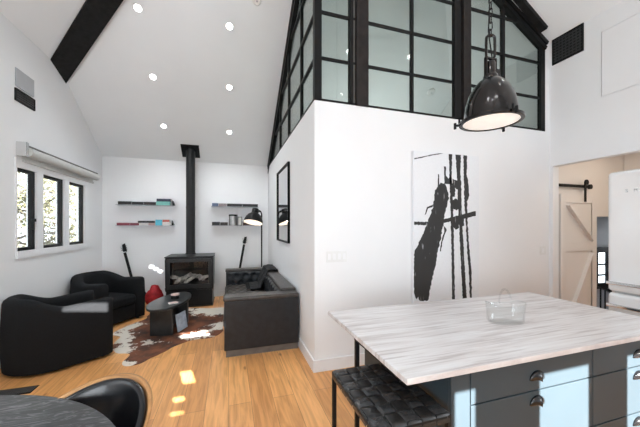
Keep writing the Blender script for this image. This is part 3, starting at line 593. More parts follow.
# ------------------------------------------------------------------ armchairs
def upath(t):                                                    # plan of the tub shell, t in 0..1, opening to +x
    a = 1.0; L1 = .42; la = math.pi*.31; tot = 2*L1+la; s = t*tot
    if s < L1: return Vector((.36-s, -.315, 0)), Vector((0, -1, 0))
    if s > L1+la: return Vector((.36-(tot-s), .315, 0)), Vector((0, 1, 0))
    q = (s-L1)/la*math.pi; n_ = Vector((-math.sin(q)*1.0, -math.cos(q), 0)); return Vector((-.06-.315*math.sin(q), -.315*math.cos(q), 0)), n_
def ztop(t):
    k = abs(t-.5)*2; s = max(0, min(1, (k-.22)/.40)); return .785-.115*(s*s*(3-2*s))+.025*max(0, (k-.62)/.38)
def make_armchair(name, label):
    t = thing(name, label, 'armchair', group='black tub armchairs')
    prof = []; w = .075
    for k in range(7): a = math.pi*k/6; prof.append((w*math.cos(a), w*.8*math.sin(a)))
    m = MB(); N = 60; ring = []
    def section(p, nn, zt, sc, xs):
        r = [(w, .03), (w+.012, .18), (w+.012, .45), (w, zt-.06)]+[(x, zt-.06+z) for x, z in prof[1:-1]]+[(-w, zt-.06), (-w, .45), (-w, .18), (-w, .03)]
        return [Vector((p.x+nn.x*x*sc+xs, p.y+nn.y*x*sc, z if sc == 1 else (.34+(z-.34)*(.94+.06*sc)))) for x, z in r]
    secs = []
    p, nn = upath(0)
    for sc, xs in ((.25, .062), (.6, .052), (.85, .030)): secs.append(section(p, nn, ztop(0), sc, xs))
    for i in range(N+1): p, nn = upath(i/N); secs.append(section(p, nn, ztop(i/N), 1, 0))
    p, nn = upath(1)
    for sc, xs in ((.85, .030), (.6, .052), (.25, .062)): secs.append(section(p, nn, ztop(1), sc, xs))
    k = len(secs[0]); vs = [v for s in secs for v in s]; fs = []
    for i in range(len(secs)-1):
        for j in range(k): fs.append((i*k+j, i*k+(j+1) % k, (i+1)*k+(j+1) % k, (i+1)*k+j))
    fs += [tuple(range(k)), tuple((len(secs)-1)*k+j for j in range(k-1, -1, -1))]
    m.add(vs, fs).build('shell', 'fabric', t, sharp=60)
    def seatpoly(off, front):
        pl = [(front, -.315+off), (front, .315-off)]
        for i in range(9): q = math.pi*i/8; pl.append((-.06-(.315-off)*math.sin(q), (.315-off)*math.cos(q)))
        return pl
    MB().prism(seatpoly(.078, .36), .03, .27).build('seat_base', 'fabric', t, bevel=.03, seg=3)
    MB().prism(seatpoly(.082, .40), .27, .43).build('seat_cushion', 'fabric', t, bevel=.055, seg=4)
    for sx, sy in ((.33, .3), (.33, -.3), (-.28, .2), (-.28, -.2)): MB().lathe([(0, 0), (.022, 0), (.026, .045), (0, .045)], 12, Matrix.Translation((sx, sy, 0))).build('leg', 'black', t)
    return t
ac = make_armchair('tub_armchair', 'nearer black tub armchair, its curved back towards the camera by the left wall')
ac.location = (-1.875, 4.10, 0); ac.rotation_euler = (0, 0, math.atan2(.6, .8))
dup(ac, (-1.90, 5.48, 0), R(-33), 'farther black tub armchair facing the coffee table beneath the window')
# ------------------------------------------------------------------ coffee table and things on it
ct = thing('coffee_table', 'black oval coffee table on slab legs standing on the cowhide rug', 'table', (-.835, 4.86, .006)); ct.rotation_euler = (0, 0, R(-12))
ov = [(.245*math.cos(a)*(1-.08*math.sin(a)), .54*math.sin(a)) for a in [2*math.pi*i/56 for i in range(56)]]
MB().prism(ov, .385, .42).build('tabletop', 'tbl', ct, bevel=.008)
MB().box((-.15, -.34, 0), (.15, -.29, .385)).build('leg', 'tbl', ct, bevel=.003)
MB().box((-.17, .20, 0), (.17, .25, .385)).build('leg', 'tbl', ct, bevel=.003)
MB().box((-.02, -.29, .02), (.02, .20, .385)).build('spine', 'tbl', ct, bevel=.002)
mg = MB().box((-.12, -.012, 0), (.12, .0, .25), Matrix.Rotation(R(-9), 4, 'X')); o = mg.build('magazine', 'magazine', bevel=.001); o.location = (-.655, 4.70, .009); o.rotation_euler = (0, 0, R(66))
tag(o, 'pale blue grey magazine leaning inside the base of the coffee table', 'magazine')
tn = thing('tin', 'round black tin with a pale pink lid standing on the coffee table', 'tin', (-.79, 4.93, .427))
MB().lathe([(0, 0), (.06, 0), (.06, .05), (0, .05)], 24).build('body', 'stove', tn); MB().lathe([(0, .05), (.062, .05), (.062, .066), (.058, .07), (0, .07)], 24).build('lid', 'pink', tn)
nb = thing('card_stack', 'small stack of pale cards in front of the tin on the coffee table', 'cards', (-.765, 4.62, .427)); nb.rotation_euler = (0, 0, R(20))
MB().box((-.06, -.045, 0), (.06, .045, .008)).build('lower_card', 'paper', nb); MB().box((-.05, -.04, .008), (.055, .045, .013), Matrix.Rotation(R(9), 4, 'Z')).build('upper_card', 'pink', nb)
# ------------------------------------------------------------------ sofa
sf = thing('sofa', 'tufted black leather sofa along the white wall below the mirror', 'sofa', (.40, 4.75, 0)); oS = sf.location
X0, X1, Y0, Y1 = -.05, .845, 3.55, 5.98
MB().box((X0+.02, Y0+.015, 0), (X1-.01, Y1-.02, .075)).build('plinth', 'plinth', sf, off=oS)
MB().box((X0+.03, Y0+.20, .075), (X1-.03, Y1-.2, .30)).build('seat_frame', 'leather', sf, bevel=.015, off=oS)
MB().box((X0, Y0, .075), (X1, Y0+.19, .66)).build('arm', 'leather', sf, bevel=.012, off=oS)
def roll(y0, y1): return MB().box((X0-.012, y0-.012, .655), (X1, y1+.012, .705))
roll(Y0, Y0+.19).build('arm_roll', 'seatleather', sf, bevel=.02, seg=4, off=oS)
MB().box((X0, Y1-.17, .075), (X1, Y1, .66)).build('arm', 'leather', sf, bevel=.012, off=oS)
roll(Y1-.17, Y1).build('arm_roll', 'seatleather', sf, bevel=.02, seg=4, off=oS)
MB().box((X1-.18, Y0+.19, .075), (X1, Y1-.17, .68)).build('back_frame', 'leather', sf, bevel=.012, off=oS)
MB().box((X1-.20, Y0+.17, .675), (X1, Y1-.15, .735)).build('back_roll', 'seatleather', sf, bevel=.022, seg=4, off=oS)
def tuft(W, H, nu, nv, depth, base):                             # height field over WxH with staggered buttons
    B = []
    for j in range(nv):
        for i in range(nu+(j % 2)): B.append(((i+.5-(.5 if j % 2 else 0))*W/nu, (j+.5)*H/nv))
    sp = min(W/nu, H/nv)
    def h(u, v):
        x, y = u*W, v*H; ds = sorted((x-a)**2+(y-b)**2 for a, b in B)[:2]; d = math.sqrt(ds[0]); e = math.sqrt(ds[1])-d
        edge = min(u*W, (1-u)*W, v*H, (1-v)*H); k = min(1, edge/.03)
        return (base+depth*(1-math.exp(-(d/(sp*.40))**2))-.25*depth*math.exp(-(e/(sp*.12))**2)*min(1, d/(sp*.5)))*(k**.5)
    return h, B
def tuftpanel(name, org, du, dv, dn, W, H, nu, nv, depth, base, ru, rv, m):
    h, B = tuft(W, H, nu, nv, depth, base); org, du, dv, dn = map(Vector, (org, du, dv, dn))
    o = MB().grid(lambda u, v: org+du*u*W+dv*v*H+dn*h(u, v), ru, rv).build(name, m, sf, off=oS, sharp=180)
    for a, b in B:
        if .02 < a < W-.02:
            c = org+du*a+dv*b+dn*(base+.004); MB().lathe([(0, .008), (.009, .006), (.013, 0)], 10, Matrix.Translation(c) @ dn.to_track_quat('Z', 'Y').to_matrix().to_4x4()).build('button', 'leather', o, off=oS)
tuftpanel('tufted_back', (X1-.18, Y0+.20, .40), (0, 1, 0), (0, 0, 1), (-1, 0, 0), 2.05, .28, 11, 2, .055, .02, 132, 20, 'leather')
tuftpanel('tufted_arm', (X0+.02, Y1-.17, .38), (1, 0, 0), (0, 0, 1), (0, -1, 0), .68, .28, 4, 2, .05, .02, 56, 24, 'leather')
tuftpanel('tufted_arm', (X0+.02, Y0+.19, .38), (1, 0, 0), (0, 0, 1), (0, 1, 0), .68, .28, 4, 2, .05, .02, 40, 18, 'leather')
MB().box((X0-.015, Y0+.20, .28), (X1-.22, Y1-.18, .40)).build('seat_cushion', 'seatleather', sf, bevel=.03, seg=3, off=oS)
tuftpanel('tufted_seat', (X0+.01, Y0+.21, .395), (1, 0, 0), (0, 1, 0), (0, 0, 1), .62, 2.05, 5, 16, .035, .006, 50, 150, 'seatleather')
th = thing('throw_blanket', 'black knitted throw draped over the far back corner of the sofa', 'blanket', (.60, 5.7, .40))
def drape(prof, y0, y1, seed):
    def fn(u, v):
        s = v*(len(prof)-1); i = min(int(s), len(prof)-2); t = s-i; x = prof[i][0]*(1-t)+prof[i+1][0]*t; z = prof[i][1]*(1-t)+prof[i+1][1]*t
        w = mnoise.noise(Vector((u*4, v*5, seed)))*.02
        return (x-abs(w)*.8, y0+(y1-y0)*u+.05*mnoise.noise(Vector((v*3, seed, u*2))), z+abs(w)+.008*math.sin(u*24))
    return fn
prof = [(.845, .62), (.85, .72), (.835, .765), (.74, .775), (.655, .765), (.63, .70), (.57, .57), (.53, .46), (.46, .455), (.36, .45)]
tb = MB().grid(drape(prof, 5.12, 5.82, 3), 40, 44).build('blanket', 'throw', th, off=th.location, sharp=180)
tb.modifiers.new('thick', 'SOLIDIFY').thickness = .018
fr = MB()
for i in range(26):
    y = 5.15+.64*i/25; fr.tube([(.365, y, .46), (.335, y+.006, .452), (.30, y+.01, .445)], .004, 5)
o = fr.build('fringe', 'throw', th, off=th.location)
# ------------------------------------------------------------------ painting
pt = thing('painting', 'tall white canvas with black ink strokes like a leaning pole and wires', 'painting', (2.545, YA, .59)); op = pt.location
PX0, PX1, PZ0, PZ1 = 2.062, 3.035, .59, 2.43
MB().box((PX0, YA-.04, PZ0), (PX1, YA-.002, PZ1)).build('canvas', 'canvas', pt, bevel=.003, off=op)
rr = random.Random(11)
def stroke(name, poly, rough=.012, step=.03, k=0):
    pts = []
    for i in range(len(poly)):
        a, b_ = Vector(poly[i]), Vector(poly[(i+1) % len(poly)]); n = max(1, int((b_-a).length/step)); nv = (b_-a).normalized() if (b_-a).length else Vector((0, 0)); nv = Vector((-nv.y, nv.x))
        for j in range(n):
            p = a.lerp(b_, j/n)+nv*rr.uniform(-rough, rough); pts.append((min(max(p.x, PX0+.004), PX1-.004), -YA+.0, min(max(p.y, PZ0+.004), PZ1-.004)))
    y = YA-.040-.0004*k
    MB().poly3([(x, y, z) for x, _, z in pts], (0, -.0008, 0)).build(name, 'ink', pt, off=op, tri=True)
leg = [(2.407, 2.028), (2.363, 1.978), (2.349, 1.857), (2.335, 1.773), (2.306, 1.713), (2.249, 1.557), (2.165, 1.404), (2.082, 1.264), (2.063, 1.124), (2.063, 0.914), (2.066, 0.773), (2.089, 0.724), (2.096, 0.689), (2.123, 0.710), (2.151, 0.661), (2.263, 0.658), (2.306, 0.840), (2.335, 0.958), (2.378, 1.112), (2.407, 1.256), (2.451, 1.400), (2.480, 1.558), (2.510, 1.716), (2.539, 1.802), (2.569, 1.888), (2.539, 1.985), (2.510, 2.057), (2.451, 2.066)]
stroke('ink_stroke', leg, .008, .02, 0)
for pl, r in (([(2.07, 2.325), (2.30, 2.385), (2.55, 2.44), (2.55, 2.452), (2.30, 2.397), (2.07, 2.338)], .003),
              ([(2.07, 1.60), (2.21, 1.592), (2.35, 1.61), (2.50, 1.63), (2.70, 1.675), (2.98, 1.735), (2.985, 1.675), (2.72, 1.62), (2.50, 1.585), (2.21, 1.555), (2.07, 1.56)], .005),
              ([(2.565, 2.445), (2.615, 2.45), (2.605, 2.21), (2.625, 1.90), (2.635, 1.6), (2.645, 1.13), (2.658, .64), (2.612, .645), (2.608, 1.13), (2.594, 1.6), (2.585, 1.9), (2.575, 2.15)], .007),
              ([(2.665, 2.44), (2.75, 2.445), (2.74, 2.22), (2.755, 2.0), (2.765, 1.62), (2.80, 1.12), (2.838, .64), (2.775, .645), (2.745, 1.12), (2.715, 1.62), (2.70, 1.9), (2.69, 2.12)], .008),
              ([(2.785, 2.435), (2.845, 2.44), (2.835, 2.20), (2.87, 2.05), (2.875, 1.93), (2.845, 1.85), (2.85, 1.62), (2.872, 1.32), (2.91, .97), (2.92, .64), (2.885, .64), (2.87, .97), (2.85, 1.2), (2.82, 1.62), (2.80, 1.85), (2.795, 2.1)], .009),
              ([(2.49, 2.27), (2.52, 2.27), (2.525, 2.16), (2.56, 2.12), (2.60, 2.18), (2.605, 2.06), (2.50, 2.06), (2.50, 2.15)], .006),
              ([(2.405, 2.17), (2.42, 2.17), (2.425, 2.0), (2.40, 2.0)], .003),
              ([(2.58, 1.84), (2.66, 1.88), (2.73, 1.86), (2.74, 1.78), (2.68, 1.74), (2.60, 1.77)], .012),
              ([(2.63, 1.62), (2.72, 1.63), (2.72, 1.53), (2.67, 1.50), (2.62, 1.54)], .012), ([(2.75, 1.66), (2.79, 1.66), (2.80, 1.55), (2.75, 1.53)], .008),
              ([(2.62, 2.12), (2.72, 2.10), (2.72, 1.98), (2.66, 2.02), (2.66, 1.9), (2.61, 1.9)], .012),
              ([(2.33, 1.80), (2.25, 1.77), (2.215, 1.68), (2.235, 1.685), (2.262, 1.755), (2.33, 1.775)], .004),
              ([(2.48, 1.56), (2.53, 1.50), (2.50, 1.43), (2.47, 1.36), (2.45, 1.24), (2.435, 1.24), (2.45, 1.36), (2.48, 1.44), (2.50, 1.49)], .008)):
    stroke('ink_stroke', pl, r*.65, .02, 1+rr.randint(0, 3))
# ------------------------------------------------------------------ island: cabinet, worktop, leg frame
IX0, IX1, IY0, IY1 = .708, 2.759, 1.036, 2.042
CX0, CX1, CYF, CYB = .965, 2.74, 1.072, 1.95
cb = thing('island_cabinet', 'slate blue kitchen island cabinet with drawers and dark cup handles', 'cabinet', (1.85, 1.5, 0)); oC = cb.location
MB().box((CX0, CYF+.02, .10), (CX1, CYB, .866)).build('carcass', 'slate', cb, bevel=.003, off=oC)
MB().box((CX0+.03, CYF+.08, 0), (CX1-.03, CYB-.04, .10)).build('toe_kick', 'slate', cb, off=oC)
MB().box((CX0, CYF, .10), (1.073, CYF+.02, .866)).build('filler_panel', 'slate', cb, bevel=.002, off=oC)
def cup(x, z, par):
    m = MB(); n = 14
    def fn(u, v):
        a = math.pi*u; b_ = math.pi/2*v; return (x+.052*math.cos(a)*math.sin(b_)*1.0, CYF-.003-.027*math.cos(b_)*(.35+.65*math.sin(a)) if v < 1 else CYF-.001, z-.016+.046*math.sin(a)*math.sin(b_)+.0*v)
    m.grid(fn, 20, 10); o = m.build('handle', 'cup_black', par, off=oC, sharp=180); o.modifiers.new('thick', 'SOLIDIFY').thickness = .003
for x0, x1 in ((1.077, 1.926), (1.931, 2.738)):
    for z0, z1, hz in ((.713, .862, .782), (.437, .706, .655), (.112, .430, .38)):
        dr = MB().box((x0, CYF-.001, z0), (x1, CYF+.019, z1)).build('drawer', 'slate', cb, bevel=.002, off=oC); cup((x0+x1)/2, hz, dr)
wt = MB().box((IX0, IY0, .885), (IX1, IY1, .91)); wt.box((IX0+.06, IY0+.03, .866), (IX1-.02, IY1-.06, .8852))
wt = MB().box((IX0, IY0, .882), (IX1, IY1, .91)); o = solo('worktop', wt, 'marble', 'pale veined marble worktop on the slate blue island', 'worktop', bevel=.004)
lf = thing('support_frame', 'slim black steel leg and rail under the left edge of the marble worktop', 'frame', (.74, 1.58, 0)); of = lf.location
MB().box((.728, 1.585, 0), (.752, 1.609, .86)).build('leg', 'black', lf, bevel=.002, off=of)
MB().box((.726, 1.10, .858), (.754, 1.611, .8815)).build('rail', 'black', lf, bevel=.002, off=of)
MB().box((.752, 1.585, .858), (.964, 1.609, .8815)).build('bracket', 'black', lf, bevel=.002, off=of)
# ------------------------------------------------------------------ glass basket
gb = thing('glass_basket', 'small clear glass basket with an arched handle on the marble worktop', 'basket', (1.745, 1.45, .911)); gb.rotation_euler = (0, 0, R(-14))
def oval(a, k): 
    c, s = math.cos(a), math.sin(a); e = .62; return (k*.118*math.copysign(abs(c)**e, c), k*.062*math.copysign(abs(s)**e, s))
prof = [(.0, .007), (.84, .007), (.90, .014), (.95, .095), (.98, .122), (1.01, .126), (1.03, .121), (1.0, .09), (.95, .01), (.90, 0), (.0, 0)]
def bf(u, v):
    i = round(v*(len(prof)-1)); k, z = prof[i]; x, y = oval(2*math.pi*u, k); w = .010*math.cos(4*math.pi*u) if z > .08 else 0; return (x, y, z+w)
MB().grid(bf, 64, len(prof)-1, True).build('bowl', 'basket', gb, sharp=50)
MB().tube([(.0, .060*math.cos(a), .112+.105*math.sin(a)) for a in [math.pi*i/24 for i in range(25)]], .0055, 10).build('handle', 'basket', gb)
rm = [(oval(a, 1.01)[0], oval(a, 1.01)[1], .125+.010*math.cos(2*a)) for a in [2*math.pi*i/72 for i in range(72)]]
MB().tube(rm, .003, 6, True).build('rim', 'basket', gb)
# ------------------------------------------------------------------ stool
sl = thing('counter_stool', 'black counter stool with a woven leather strap seat at the island corner', 'stool', (.745, 1.29, 0)); oL = sl.location
A0, A1, B0, B1, ZT, tk = .560, .935, 1.035, 1.548, .72, .022
for x in (A0, A1-tk):
    for y in (B0, B1-tk): MB().box((x, y, 0), (x+tk, y+tk, ZT)).build('leg', 'black', sl, bevel=.003, off=oL)
f = MB().box((A0+tk, B0, ZT-.024), (A1-tk, B0+tk, ZT-.002)).box((A0+tk, B1-tk, ZT-.024), (A1-tk, B1, ZT-.002)).box((A0, B0+tk, ZT-.024), (A0+tk, B1-tk, ZT-.002)).box((A1-tk, B0+tk, ZT-.024), (A1, B1-tk, ZT-.002))
f.build('seat_frame', 'black', sl, bevel=.003, off=oL)
f = MB().box((A0+tk, B0+.004, .22), (A1-tk, B0+.018, .236)).box((A0+tk, B1-.018, .22), (A1-tk, B1-.004, .236)); f.build('stretcher', 'black', sl, bevel=.002, off=oL)
f = MB().box((A0+.004, B0+tk, .16), (A0+.018, B1-tk, .176)).box((A1-.018, B0+tk, .16), (A1-.004, B1-tk, .176)); f.build('stretcher', 'black', sl, bevel=.002, off=oL)
NX, NY = 5, 7; dx, dy = (A1-A0-.012)/NX, (B1-B0-.012)/NY; zc = ZT+.004
def strapmesh(pts, axis, wdt):                                   # ribbon following pts, width along axis
    m = MB(); k = 0; vs = []; fs = []
    for p in pts:
        p = Vector(p)
        for s, zz in ((-1, .0), (-.85, .0022), (.85, .0022), (1, .0)): vs.append(p+Vector(axis)*s*wdt/2+Vector((0, 0, zz)))
        for s, zz in ((1, -.002), (-1, -.002)): vs.append(p+Vector(axis)*s*wdt/2+Vector((0, 0, zz)))
    for i in range(len(pts)-1):
        for j in range(6): fs.append((i*6+j, i*6+(j+1) % 6, (i+1)*6+(j+1) % 6, (i+1)*6+j))
    fs += [tuple(range(5, -1, -1)), tuple((len(pts)-1)*6+j for j in range(6))]
    return m.add(vs, fs)
am = .0045
for i in range(NX):                                              # straps running front to back
    x = A0+.006+dx*(i+.5); pts = [(x, B0-.001, ZT-.03), (x, B0+.001, ZT)]
    for j in range(NY*8+1): y = B0+.006+dy*j/8; ph = math.cos(math.pi*(j/8-.5))*(1 if i % 2 else -1); pts.append((x, y, zc+am*max(-1, min(1, ph*2.6))))
    pts += [(x, B1-.001, ZT), (x, B1+.001, ZT-.03)]
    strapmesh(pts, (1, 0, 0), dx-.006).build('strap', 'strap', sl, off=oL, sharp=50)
for j in range(NY):
    y = B0+.006+dy*(j+.5); pts = [(A0-.001, y, ZT-.03), (A0+.001, y, ZT)]
    for i in range(NX*8+1): x = A0+.006+dx*i/8; ph = math.cos(math.pi*(i/8-.5))*(-1 if j % 2 else 1); pts.append((x, y, zc+am*max(-1, min(1, ph*2.6))))
    pts += [(A1-.001, y, ZT), (A1+.001, y, ZT-.03)]
    strapmesh(pts, (0, 1, 0), dy-.006).build('strap', 'strap_painted_sheen', sl, off=oL, sharp=50)
# ------------------------------------------------------------------ pendant
pd = thing('pendant_lamp', 'dark bronze dome pendant lamp on a chain above the marble island', 'lamp', (1.685, 1.51, 2.245)); oP = pd.location; pd.location = oP
MB().lathe([(.168, 0), (.178, -.004), (.192, 0), (.194, .016), (.182, .022), (.163, .026), (.160, .075), (.151, .13), (.133, .19), (.106, .24), (.073, .277), (.046, .296), (.044, .315), (.036, .325), (0, .326)], 48, None, False).build('shade', 'lamp_bronze', pd, sharp=40)
MB().lathe([(0, -.006), (.12, -.004), (.169, .004), (.168, .008), (0, .008)], 48).build('diffuser', 'diff', pd)
for a in (20, 140, 260):
    a = R(a); c, s = math.cos(a), math.sin(a)
    m = MB().bar((c*.183, s*.183, .006), (c*.222, s*.222, .006), .018, .014).bar((c*.217, s*.217, -.018), (c*.217, s*.217, .026), .016, .012, up=(1, 0, 0)).bar((c*.19, s*.19, .018), (c*.19, s*.19, .05), .012, .01, up=(1, 0, 0))
    m.build('clamp', 'black', pd, bevel=.002)
MB().lathe([(.030, .32), (.030, .40), (.026, .41), (0, .41)], 20).build('socket_housing', 'lamp_bronze', pd)
MB().box((-.046, -.012, .31), (-.036, .012, .43)).box((.036, -.012, .31), (.046, .012, .43)).box((-.046, -.012, .425), (.046, .012, .437)).build('bracket', 'lamp_bronze', pd, bevel=.003)
MB().box((.048, -.010, .32), (.075, .010, .37)).build('cable_gland', 'lamp_bronze', pd, bevel=.004)
def link(m, c, L, w, r, ang):
    pts = []
    for i in range(20):
        a = 2*math.pi*i/20; x = w*math.cos(a); z = (L-w)*(1 if math.sin(a) > 0 else -1)*(1 if abs(math.sin(a)) > 1e-6 else 0)+w*math.sin(a)
        pts.append((c[0]+x*math.cos(ang), c[1]+x*math.sin(ang), c[2]+z))
    m.tube(pts, r, 7, True)
m = MB(); link(m, (0, 0, .51), .082, .030, .009, -.3); m.build('shackle', 'lamp_bronze', pd)
m = MB(); z = .605; i = 0; top = zC(1.685)-2.245
while z < top-.02: link(m, (0, 0, z), .027, .011, .0035, .3+(i % 2)*math.pi/2); z += .046; i += 1
m.build('chain', 'lamp_bronze', pd)
MB().tube([(.004, .004, .33), (.012, 0, .45), (-.008, .01, .62), (.008, -.006, 1.2), (-.006, .006, 2.0), (0, 0, top-.02)], .004, 7).build('cord', 'black', pd)
MB().lathe([(0, top-.05), (.05, top-.045), (.065, top-.03), (.065, top+.05)], 24).build('canopy', 'lamp_bronze', pd)
# ------------------------------------------------------------------ refrigerator
FX0, FX1, FY0, FY1 = 3.42, 4.08, 1.17, 1.79
fg = thing('refrigerator', 'white rounded retro refrigerator with chrome handles beside the hall opening', 'refrigerator', (3.75, 1.48, 0)); oF = fg.location
def rbox(x0, x1, y0, y1, z0, z1, bv, name, m, seg=6): return MB().box((x0, y0, z0), (x1, y1, z1)).build(name, m, fg, bevel=bv, seg=seg, off=oF)
rbox(FX0+.075, FX1, FY0, FY1, .03, 2.055, .06, 'body', 'fridge')
rbox(FX0, FX0+.07, FY0, FY1, .935, 2.05, .055, 'door', 'fridge', 8)
rbox(FX0, FX0+.07, FY0, FY1, .07, .925, .045, 'freezer_door', 'fridge', 8)
MB().box((FX0+.06, FY0+.02, 0), (FX1-.02, FY1-.02, .05)).build('base', 'plinth', fg, off=oF)
for z in (1.018, .812):
    m = MB().box((FX0-.038, FY0+.06, z-.014), (FX0-.022, FY1-.012, z+.014)); h = m.build('handle', 'chrome', fg, bevel=.006, seg=3, off=oF)
    for y in (FY0+.1, FY1-.06): MB().box((FX0-.024, y-.012, z-.01), (FX0+.004, y+.012, z+.01)).build('mount', 'chrome', h, off=oF)
def letter(ch, y, z, size):
    cu = bpy.data.curves.new('t', 'FONT'); cu.body = ch; cu.size = size; cu.extrude = .0025; cu.align_x = 'CENTER'; cu.align_y = 'CENTER'
    tmp = bpy.data.objects.new('t', cu); COL.objects.link(tmp); bpy.context.view_layer.update()
    me = bpy.data.meshes.new_from_object(tmp.evaluated_get(bpy.context.evaluated_depsgraph_get())); bpy.data.objects.remove(tmp, do_unlink=True)
    o = bpy.data.objects.new('logo_letter', me); COL.objects.link(o); o.parent = fg; me.materials.clear(); me.materials.append(M['chrome'])
    o.matrix_local = Matrix.Translation(Vector((FX0-.002, y, z))-oF) @ Matrix(((0, 0, -1, 0), (-1, 0, 0, 0), (0, 1, 0, 0), (0, 0, 0, 1)))
for i, ch in enumerate('SMEG'): letter(ch, 1.645-.062*i, 1.862, .042)
# ------------------------------------------------------------------ barn door in the hall
bd = thing('barn_door', 'cream sliding barn door with braces hanging in the hall opening', 'door', (4.9, YH-.03, .02)); oB = bd.location
bx0, bx1, bz0, bz1, yb0 = 4.50, 5.265, .02, 2.0, YH-.055
MB().box((bx0, yb0+.012, bz0), (bx1, yb0+.04, bz1)).build('panel', 'hall', bd, off=oB)
f = MB().box((bx0, yb0, bz0), (bx0+.10, yb0+.012, bz1)).box((bx1-.10, yb0, bz0), (bx1, yb0+.012, bz1)).box((bx0+.1, yb0, bz1-.12), (bx1-.1, yb0+.012, bz1)).box((bx0+.1, yb0, bz0), (bx1-.1, yb0+.012, bz0+.14)).box((bx0+.1, yb0, 1.18), (bx1-.1, yb0+.012, 1.30))
f.build('stile_and_rails', 'hall', bd, bevel=.002, off=oB)
for (xa, za, xb, zb) in ((bx0+.12, bz1-.16, bx1-.13, 1.33), (bx0+.12, bz0+.18, bx1-.13, 1.15)):
    MB().bar((xa, yb0+.006, za), (xb, yb0+.006, zb), .012, .09, up=(0, 1, 0)).build('brace', 'hall', bd, bevel=.002, off=oB)
for x in (5.0,):
    h = MB().box((x-.02, yb0-.012, 1.90), (x+.02, yb0, 2.185)).build('hanger', 'black', bd, bevel=.002, off=oB)
    MB().lathe([(0, 0), (.04, 0), (.04, .018), (0, .018)], 24, Matrix.Translation((x, yb0-.012, 2.185)) @ Matrix.Rotation(R(90), 4, 'X')).build('wheel', 'black', h, off=oB)
tr = thing('sliding_door_track', 'black steel track carrying the cream barn door', 'track', (4.8, YH-.02, 2.10)); oT = tr.location
MB().box((XR+.125, YH-.045, 2.108), (5.15, YH-.035, 2.15)).build('rail', 'black', tr, bevel=.002, off=oT)
MB().lathe([(0, 0), (.036, 0), (.036, .03), (0, .03)], 18, Matrix.Translation((5.135, YH-.028, 2.129)) @ Matrix.Rotation(R(90), 4, 'X')).build('end_stop', 'black', tr, off=oT)
for x in (4.55, 4.85, 5.08): MB().lathe([(0, 0), (.014, 0), (.014, .036), (0, .036)], 12, Matrix.Translation((x, YH, 2.129)) @ Matrix.Rotation(R(90), 4, 'X')).build('standoff', 'black', tr, off=oT)
# ------------------------------------------------------------------ dining table and chair
dt = thing('dining_table', 'round ebonised oak dining table at the lower left corner', 'table', (-1.248, .824, 0))
MB().lathe([(0, .705), (.93, .705), (.965, .715), (.977, .73), (.972, .74), (0, .74)], 96).build('tabletop', 'ebony', dt, sharp=50)
MB().lathe([(.33, 0), (.34, .012), (.32, .03), (.10, .06), (.07, .12), (.065, .60), (.09, .66), (.22, .705)], 40).build('pedestal', 'black', dt)
dc = thing('dining_chair', 'black leather bucket dining chair with a honey wood shell at the table', 'chair', (-.61, 1.435, 0), R(-112))
def rimz(a): c = max(0, -math.cos(a)); return .655+.135*c**.8                # a measured from the front
def shellpt(u, v, gap, zofs):
    a = R(58)+u*R(244); zt = rimz(a)+zofs; zb = .44; t = v; r = .155+(.268-.155)*(t**.75)-gap
    k = 1.0+.12*max(0, -math.cos(a))**2; return (math.cos(a)*r*k, math.sin(a)*r*1.03, zb+(zt-zb)*t)
o = MB().grid(lambda u, v: shellpt(u, v, 0, 0), 56, 12).build('shell', 'wood_shell', dc, sharp=180); q = o.modifiers.new('thick', 'SOLIDIFY'); q.thickness = .014; q.offset = 0
def lining(u, v):
    x, y, z = shellpt(u, v, .026, -.006); return (x, y, z)
o = MB().grid(lining, 56, 14).build('back_cushion', 'gloss_leather', dc, sharp=180); q = o.modifiers.new('thick', 'SOLIDIFY'); q.thickness = .032; q.offset = 0; q = o.modifiers.new('sub', 'SUBSURF'); q.levels = q.render_levels = 1
MB().lathe([(0, .43), (.15, .43), (.165, .445), (.16, .475), (.13, .49), (0, .485)], 40).build('seat', 'gloss_leather', dc)
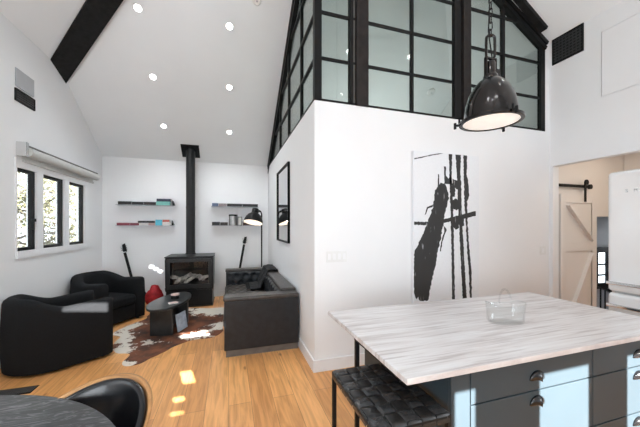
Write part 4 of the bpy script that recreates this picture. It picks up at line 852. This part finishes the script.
MB().lathe([(0, .415), (.16, .415), (.17, .43), (0, .43)], 40).build('seat_pan', 'wood_shell', dc)
for a in (45, 135, 225, 315):
    c, s = math.cos(R(a)), math.sin(R(a)); MB().tube([(c*.13, s*.13, .418), (c*.25, s*.25, 0)], [.016, .011], 10).build('leg', 'black', dc)
# ------------------------------------------------------------------ outdoors, seen through the left window
struct('ground', MB().box((-30, -6, -.5), (XL-.3, 40, -.4)), 'grass')
def tree(label, x, y, h, spread, seed, nleaf):
    r = random.Random(seed); t = thing('tree', label, 'tree', (x, y, -.4), 0, 'trees outside the window'); m = MB(); tips = []
    m.tube([(0, 0, 0), (r.uniform(-.1, .1), r.uniform(-.1, .1), h*.45), (r.uniform(-.2, .2), r.uniform(-.2, .2), h)], [.14, .10, .04], 8)
    for i in range(16):
        a = r.uniform(0, 6.28); z = h*r.uniform(.15, .95); L = spread*r.uniform(.5, 1); e = Vector((math.cos(a)*L, math.sin(a)*L, z+r.uniform(-.1, .5)))
        m.tube([(0, 0, z*.9), e*.5+Vector((0, 0, z*.5+.1)), e], [.045, .03, .01], 6); tips += [e, e*.7+Vector((0, 0, z*.28))]
    m.build('trunk', 'bark', t); f = MB()
    for i in range(nleaf):
        c = r.choice(tips)+Vector((r.gauss(0, .35), r.gauss(0, .35), r.gauss(0, .35))); s = r.uniform(.03, .07)
        p, q = Vector((r.uniform(-1, 1), r.uniform(-1, 1), r.uniform(-1, 1))).normalized(), Vector((r.uniform(-1, 1), r.uniform(-1, 1), r.uniform(-1, 1))).normalized()
        f.add([c-p*s, c+q*s*.6, c+p*s, c-q*s*.6], [(0, 1, 2, 3)])
    f.build('foliage', 'leaf', t, sharp=180)
tree('pale olive tree outside, seen through the left pane of the window', -5.6, 9.3, 4.6, 1.7, 1, 5000)
tree('pale olive tree outside, seen through the middle pane of the window', -6.4, 12.6, 4.8, 1.9, 2, 5000)
tree('pale olive tree outside, seen through the right pane of the window', -6.2, 15.2, 5.0, 1.9, 3, 5000)
